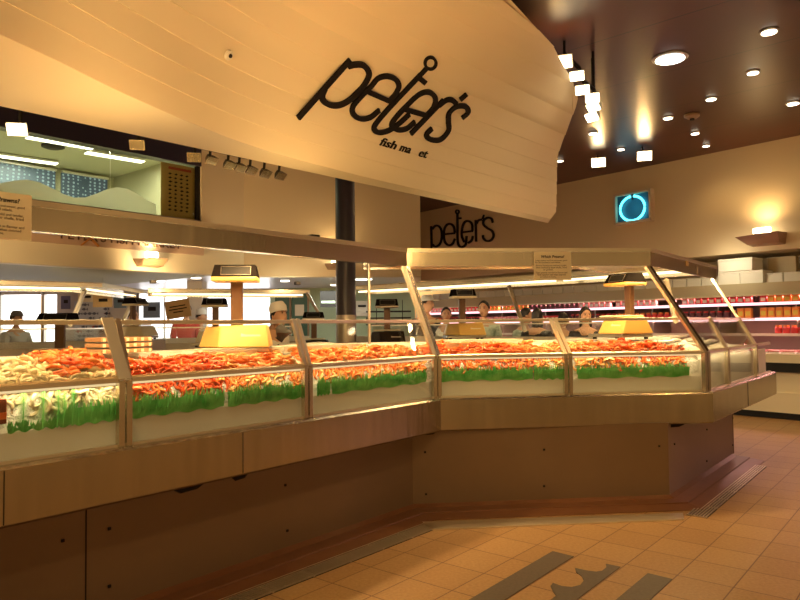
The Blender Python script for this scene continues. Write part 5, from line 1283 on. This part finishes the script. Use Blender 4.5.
    if hair:
        mb = MB(); seg, rings = 20, 10; vs2 = []
        for i in range(rings+1):
            th = (pi*(.60 if hair == 'long' else .52))*i/rings
            for j in range(seg):
                ph = 2*pi*j/seg; front = math.sin(ph) < 0
                th2 = th*(1.0 if not front else 1-.55*abs(math.sin(ph)))
                x = .086*math.sin(th2)*math.cos(ph); y = .106*math.sin(th2)*math.sin(ph)+.006; z = .128*math.cos(th2)
                if hair == 'long' and not front and i > rings*.6: z -= .12*(i/rings-.6)/.4
                vs2.append((x, y, z))
        mb.add(vs2, [(i*seg+j, (i+1)*seg+j, (i+1)*seg+(j+1) % seg, i*seg+(j+1) % seg) for i in range(rings) for j in range(seg)])
        mb.v = [tuple(T @ V(q)) for q in mb.v]; o = mb.build('hair', 'hair', t, True); md = o.modifiers.new('s', 'SOLIDIFY'); md.thickness = .012; md.offset = -1
    if cap:
        kind, m = cap; mb = MB()
        if kind == 'brim': mb.lathe([(.004, .135), (.07, .13), (.088, .09), (.094, .055), (.175, .040), (.178, .046), (.10, .064), (.09, .066)], (0, 0, 0), 22)
        elif kind == 'cap':
            mb.lathe([(.004, .135), (.06, .125), (.088, .085), (.095, .04), (.09, .04)], (0, 0, 0), 20); A = [(-.07, -.075, .045), (.07, -.075, .045), (.055, -.165, .035), (-.055, -.165, .035)]
            mb.add(A+[(x, y, z+.01) for x, y, z in A], [(0, 1, 2, 3), (4, 7, 6, 5), (0, 4, 5, 1), (1, 5, 6, 2), (2, 6, 7, 3), (3, 7, 4, 0)])
        else: mb.lathe([(.004, .155), (.07, .148), (.096, .10), (.094, .04), (.088, .04)], (0, 0, 0), 20)
        mb.v = [tuple(T @ V(q)) for q in mb.v]; mb.build('hat', m, t, True)
    return t
M['sh_grey'] = mat('grey_shirt', (.42, .44, .46, 1), .8); M['sh_dark'] = mat('dark_shirt', (.03, .028, .035, 1), .8); M['sh_white'] = mat('white_shirt', (.75, .72, .66, 1), .8)
M['sh_green'] = mat('pale_green_shirt', (.48, .55, .46, 1), .8, noise=(12, (.25, .32, .28, 1), .2)); M['sh_red'] = mat('red_shirt', (.5, .06, .05, 1), .8); M['cap_grey'] = mat('grey_cap_cloth', (.16, .14, .13, 1), .8)
def at(x, ytop, Y, extra=0): p = PD(x, ytop, Y); return (p[0], p[1], 0), (p[2]-extra)/(1.655+.125)*1.75
for x, yt, Y, rz, lab, sh, hair, cap, lean, arms, turn, ex in (
    (16, 309.5, 10.6, 1.1, 'person in a grey shirt and dark cap before the bright window at far left', 'sh_grey', 'short', ('cap', 'cap_grey'), 0, 'forward', .3, .02),
    (424, 294, 10.5, .5, 'person in a dark jacket with a pale brimmed hat right behind the corner post', 'sh_dark', 'short', ('brim', 'foam'), .1, 'down', .6, .02),
    (446, 307, 10.5, 0, 'person of whom only dark hair and forehead show, right of the brimmed hat', 'sh_white', 'short', None, 0, 'down', 0, 0),
    (484, 300.5, 9.9, -.2, 'person with short dark hair in a pale shirt, face towards the counter', 'sh_green', 'short', None, .05, 'forward', -.2, 0),
    (519, 307, 9.6, .9, 'person with brown hair bending behind the tilted canopy post', 'sh_green', 'short', None, .15, 'forward', .5, 0),
    (535, 307.5, 9.2, 2.6, 'person with thick black hair seen from behind, below the white notice', 'sh_dark', 'long', None, .1, 'forward', .2, 0),
    (562, 311, 9.2, 2.8, 'person with black hair looking down, left of the pane joint of the middle counter', 'sh_dark', 'short', None, .2, 'forward', 0, 0),
    (585, 306.5, 8.8, 0, 'person with long dark hair left of the rear yellow scale', 'sh_dark', 'long', None, 0, 'down', 0, 0),
    (128, 309, 12.0, 1.2, 'person in dark clothes in front of the fish chart at the left', 'sh_dark', 'short', None, .15, 'forward', 0, 0),
    (186, 303, 11.9, .6, 'person in a dark red shirt between the notice card and the beige register', 'sh_red', 'short', None, 0, 'down', 0, 0),
    (197, 308, 12.3, 1.4, 'person in white with a white cap just left of the beige register', 'sh_white', 'short', ('toque', 'foam'), .1, 'forward', 0, .03),
    (259, 309.5, 7.3, .9, 'fishmonger person bending in white clothes and a white cap behind the front yellow scale', 'sh_white', 'short', ('toque', 'foam'), .45, 'forward', 0, .0)):
    loc, hg = at(x, yt, Y, ex)
    if lean > .3: hg = hg/.93
    person(loc, rz, hg, lab, sh, hair, cap, lean, arms, turn)

# ------------------------------------------------------------------ light of the hall
W = bpy.data.worlds.new('hall'); SC.world = W; W.use_nodes = True
W.node_tree.nodes['Background'].inputs[0].default_value = (1, .56, .19, 1); 
wn_ = W.node_tree; tcw = wn_.nodes.new('ShaderNodeTexCoord'); nzw = wn_.nodes.new('ShaderNodeTexNoise'); nzw.inputs['Scale'].default_value = 5; nzw.inputs['Detail'].default_value = 2
wn_.links.new(tcw.outputs['Generated'], nzw.inputs['Vector']); mrw = wn_.nodes.new('ShaderNodeMapRange'); mrw.inputs[1].default_value = .42; mrw.inputs[2].default_value = .62; mrw.inputs[3].default_value = .12; mrw.inputs[4].default_value = 1.4
wn_.links.new(nzw.outputs[0], mrw.inputs[0]); wn_.links.new(mrw.outputs[0], wn_.nodes['Background'].inputs[1])
for k, (x, y, pw) in enumerate(((1.9, 3.1, 170), (-.3, 1.2, 60), (3.9, 4.9, 100), (6.0, 7.4, 60), (3.6, 1.0, 80))):
    t = empty('recessed_downlight', (x, y, CZ), 'round warm downlight in the dark ceiling over the shop floor', 'light', 'downlights over the shop floor')
    mb = MB(); mb.lathe([(.01, -.002), (.09, -.002), (.09, -.015), (.01, -.015)], (x, y, CZ), 16); mb.build('lamp_face', 'down', t)
    spot('floor_beam', (x, y, CZ-.05), (x, y, 0), pw, WARM, math.radians(95), .7, .08)
for a, pw in ((.2, 75), (1.8, 75), (3.4, 75)):       # added uplights to brighten the hull, some beams starting off their housings
    p = hp(a, 3.85, 0); p = V(p.x+.0, p.y, 2.12)
    t = empty('added_uplight', p, 'small added floodlight on the canopy roof aimed up at the hull', 'light', 'added floodlights on the canopy roof')
    mb = MB(); mb.box(p, (.08, .08, .04), .7, .008); mb.build('housing', 'dark', t)
    spot('hull_wash', p-HP*1.1+V(0, 0, .05), hp(a+.7, 3.6, 3.6), 38, (1, .60, .21), math.radians(150), .9, .12); spot('hull_wash', p+V(0, 0, .06), hp(a, 4.0, 4), 13, (1, .60, .22), math.radians(160), .9, .1)
for (x, y), tg, lab in (((-1.0, -.6), (-1.2, 3.6, 2.0), 'added square ceiling floodlight behind the camera aimed at the front left canopy'), ((1.9, 1.4), (1.2, 5.8, 1.9), 'added square ceiling floodlight over the shop floor aimed at the middle canopy'), ((3.2, 2.2), (5.0, 11.0, 3.2), 'added square ceiling floodlight over the shop floor aimed at the cream back wall')):  # ceiling floodlights added to light canopies and back wall from the front
    d_ = V(tg)-V(x, y, 4.1); floodlight((x, y, 4.1), d_, .2, lab, None, True, 0, mount=(x, y, CZ)); spot('added_flood_beam', V(x, y, 4.1)+d_.normalized()*.05, tg, 110 if tg[1] < 9 else 160, WARM2, math.radians(62), .8, .08)
for k, (x, y, z_, pw) in enumerate(((-4.6, 7.6, 2.13, 40), (-3.6, 9.9, 2.13, 40), (-1.6, 10.6, 2.13, 25))):  # lamps added on the far canopies to brighten the bulkhead
    t = empty('added_uplight', (x, y, z_), 'small added floodlight on the far canopy roof aimed at the cream bulkhead', 'light', 'added floodlights on the far canopy roofs')
    mb = MB(); mb.box((x, y, z_), (.08, .08, .05), .7, .01); mb.build('housing', 'dark', t)
    spot('bulkhead_wash', (x+.1, y-.2, z_+.08), (x-.5, y+1.2, 2.9), pw, (1, .66, .30), math.radians(160), .9, .1)
sv = SC.view_settings; sv.view_transform = 'Standard'; sv.look = 'None'; sv.gamma = 1; sv.use_curve_mapping = False; sv.exposure = 0.0
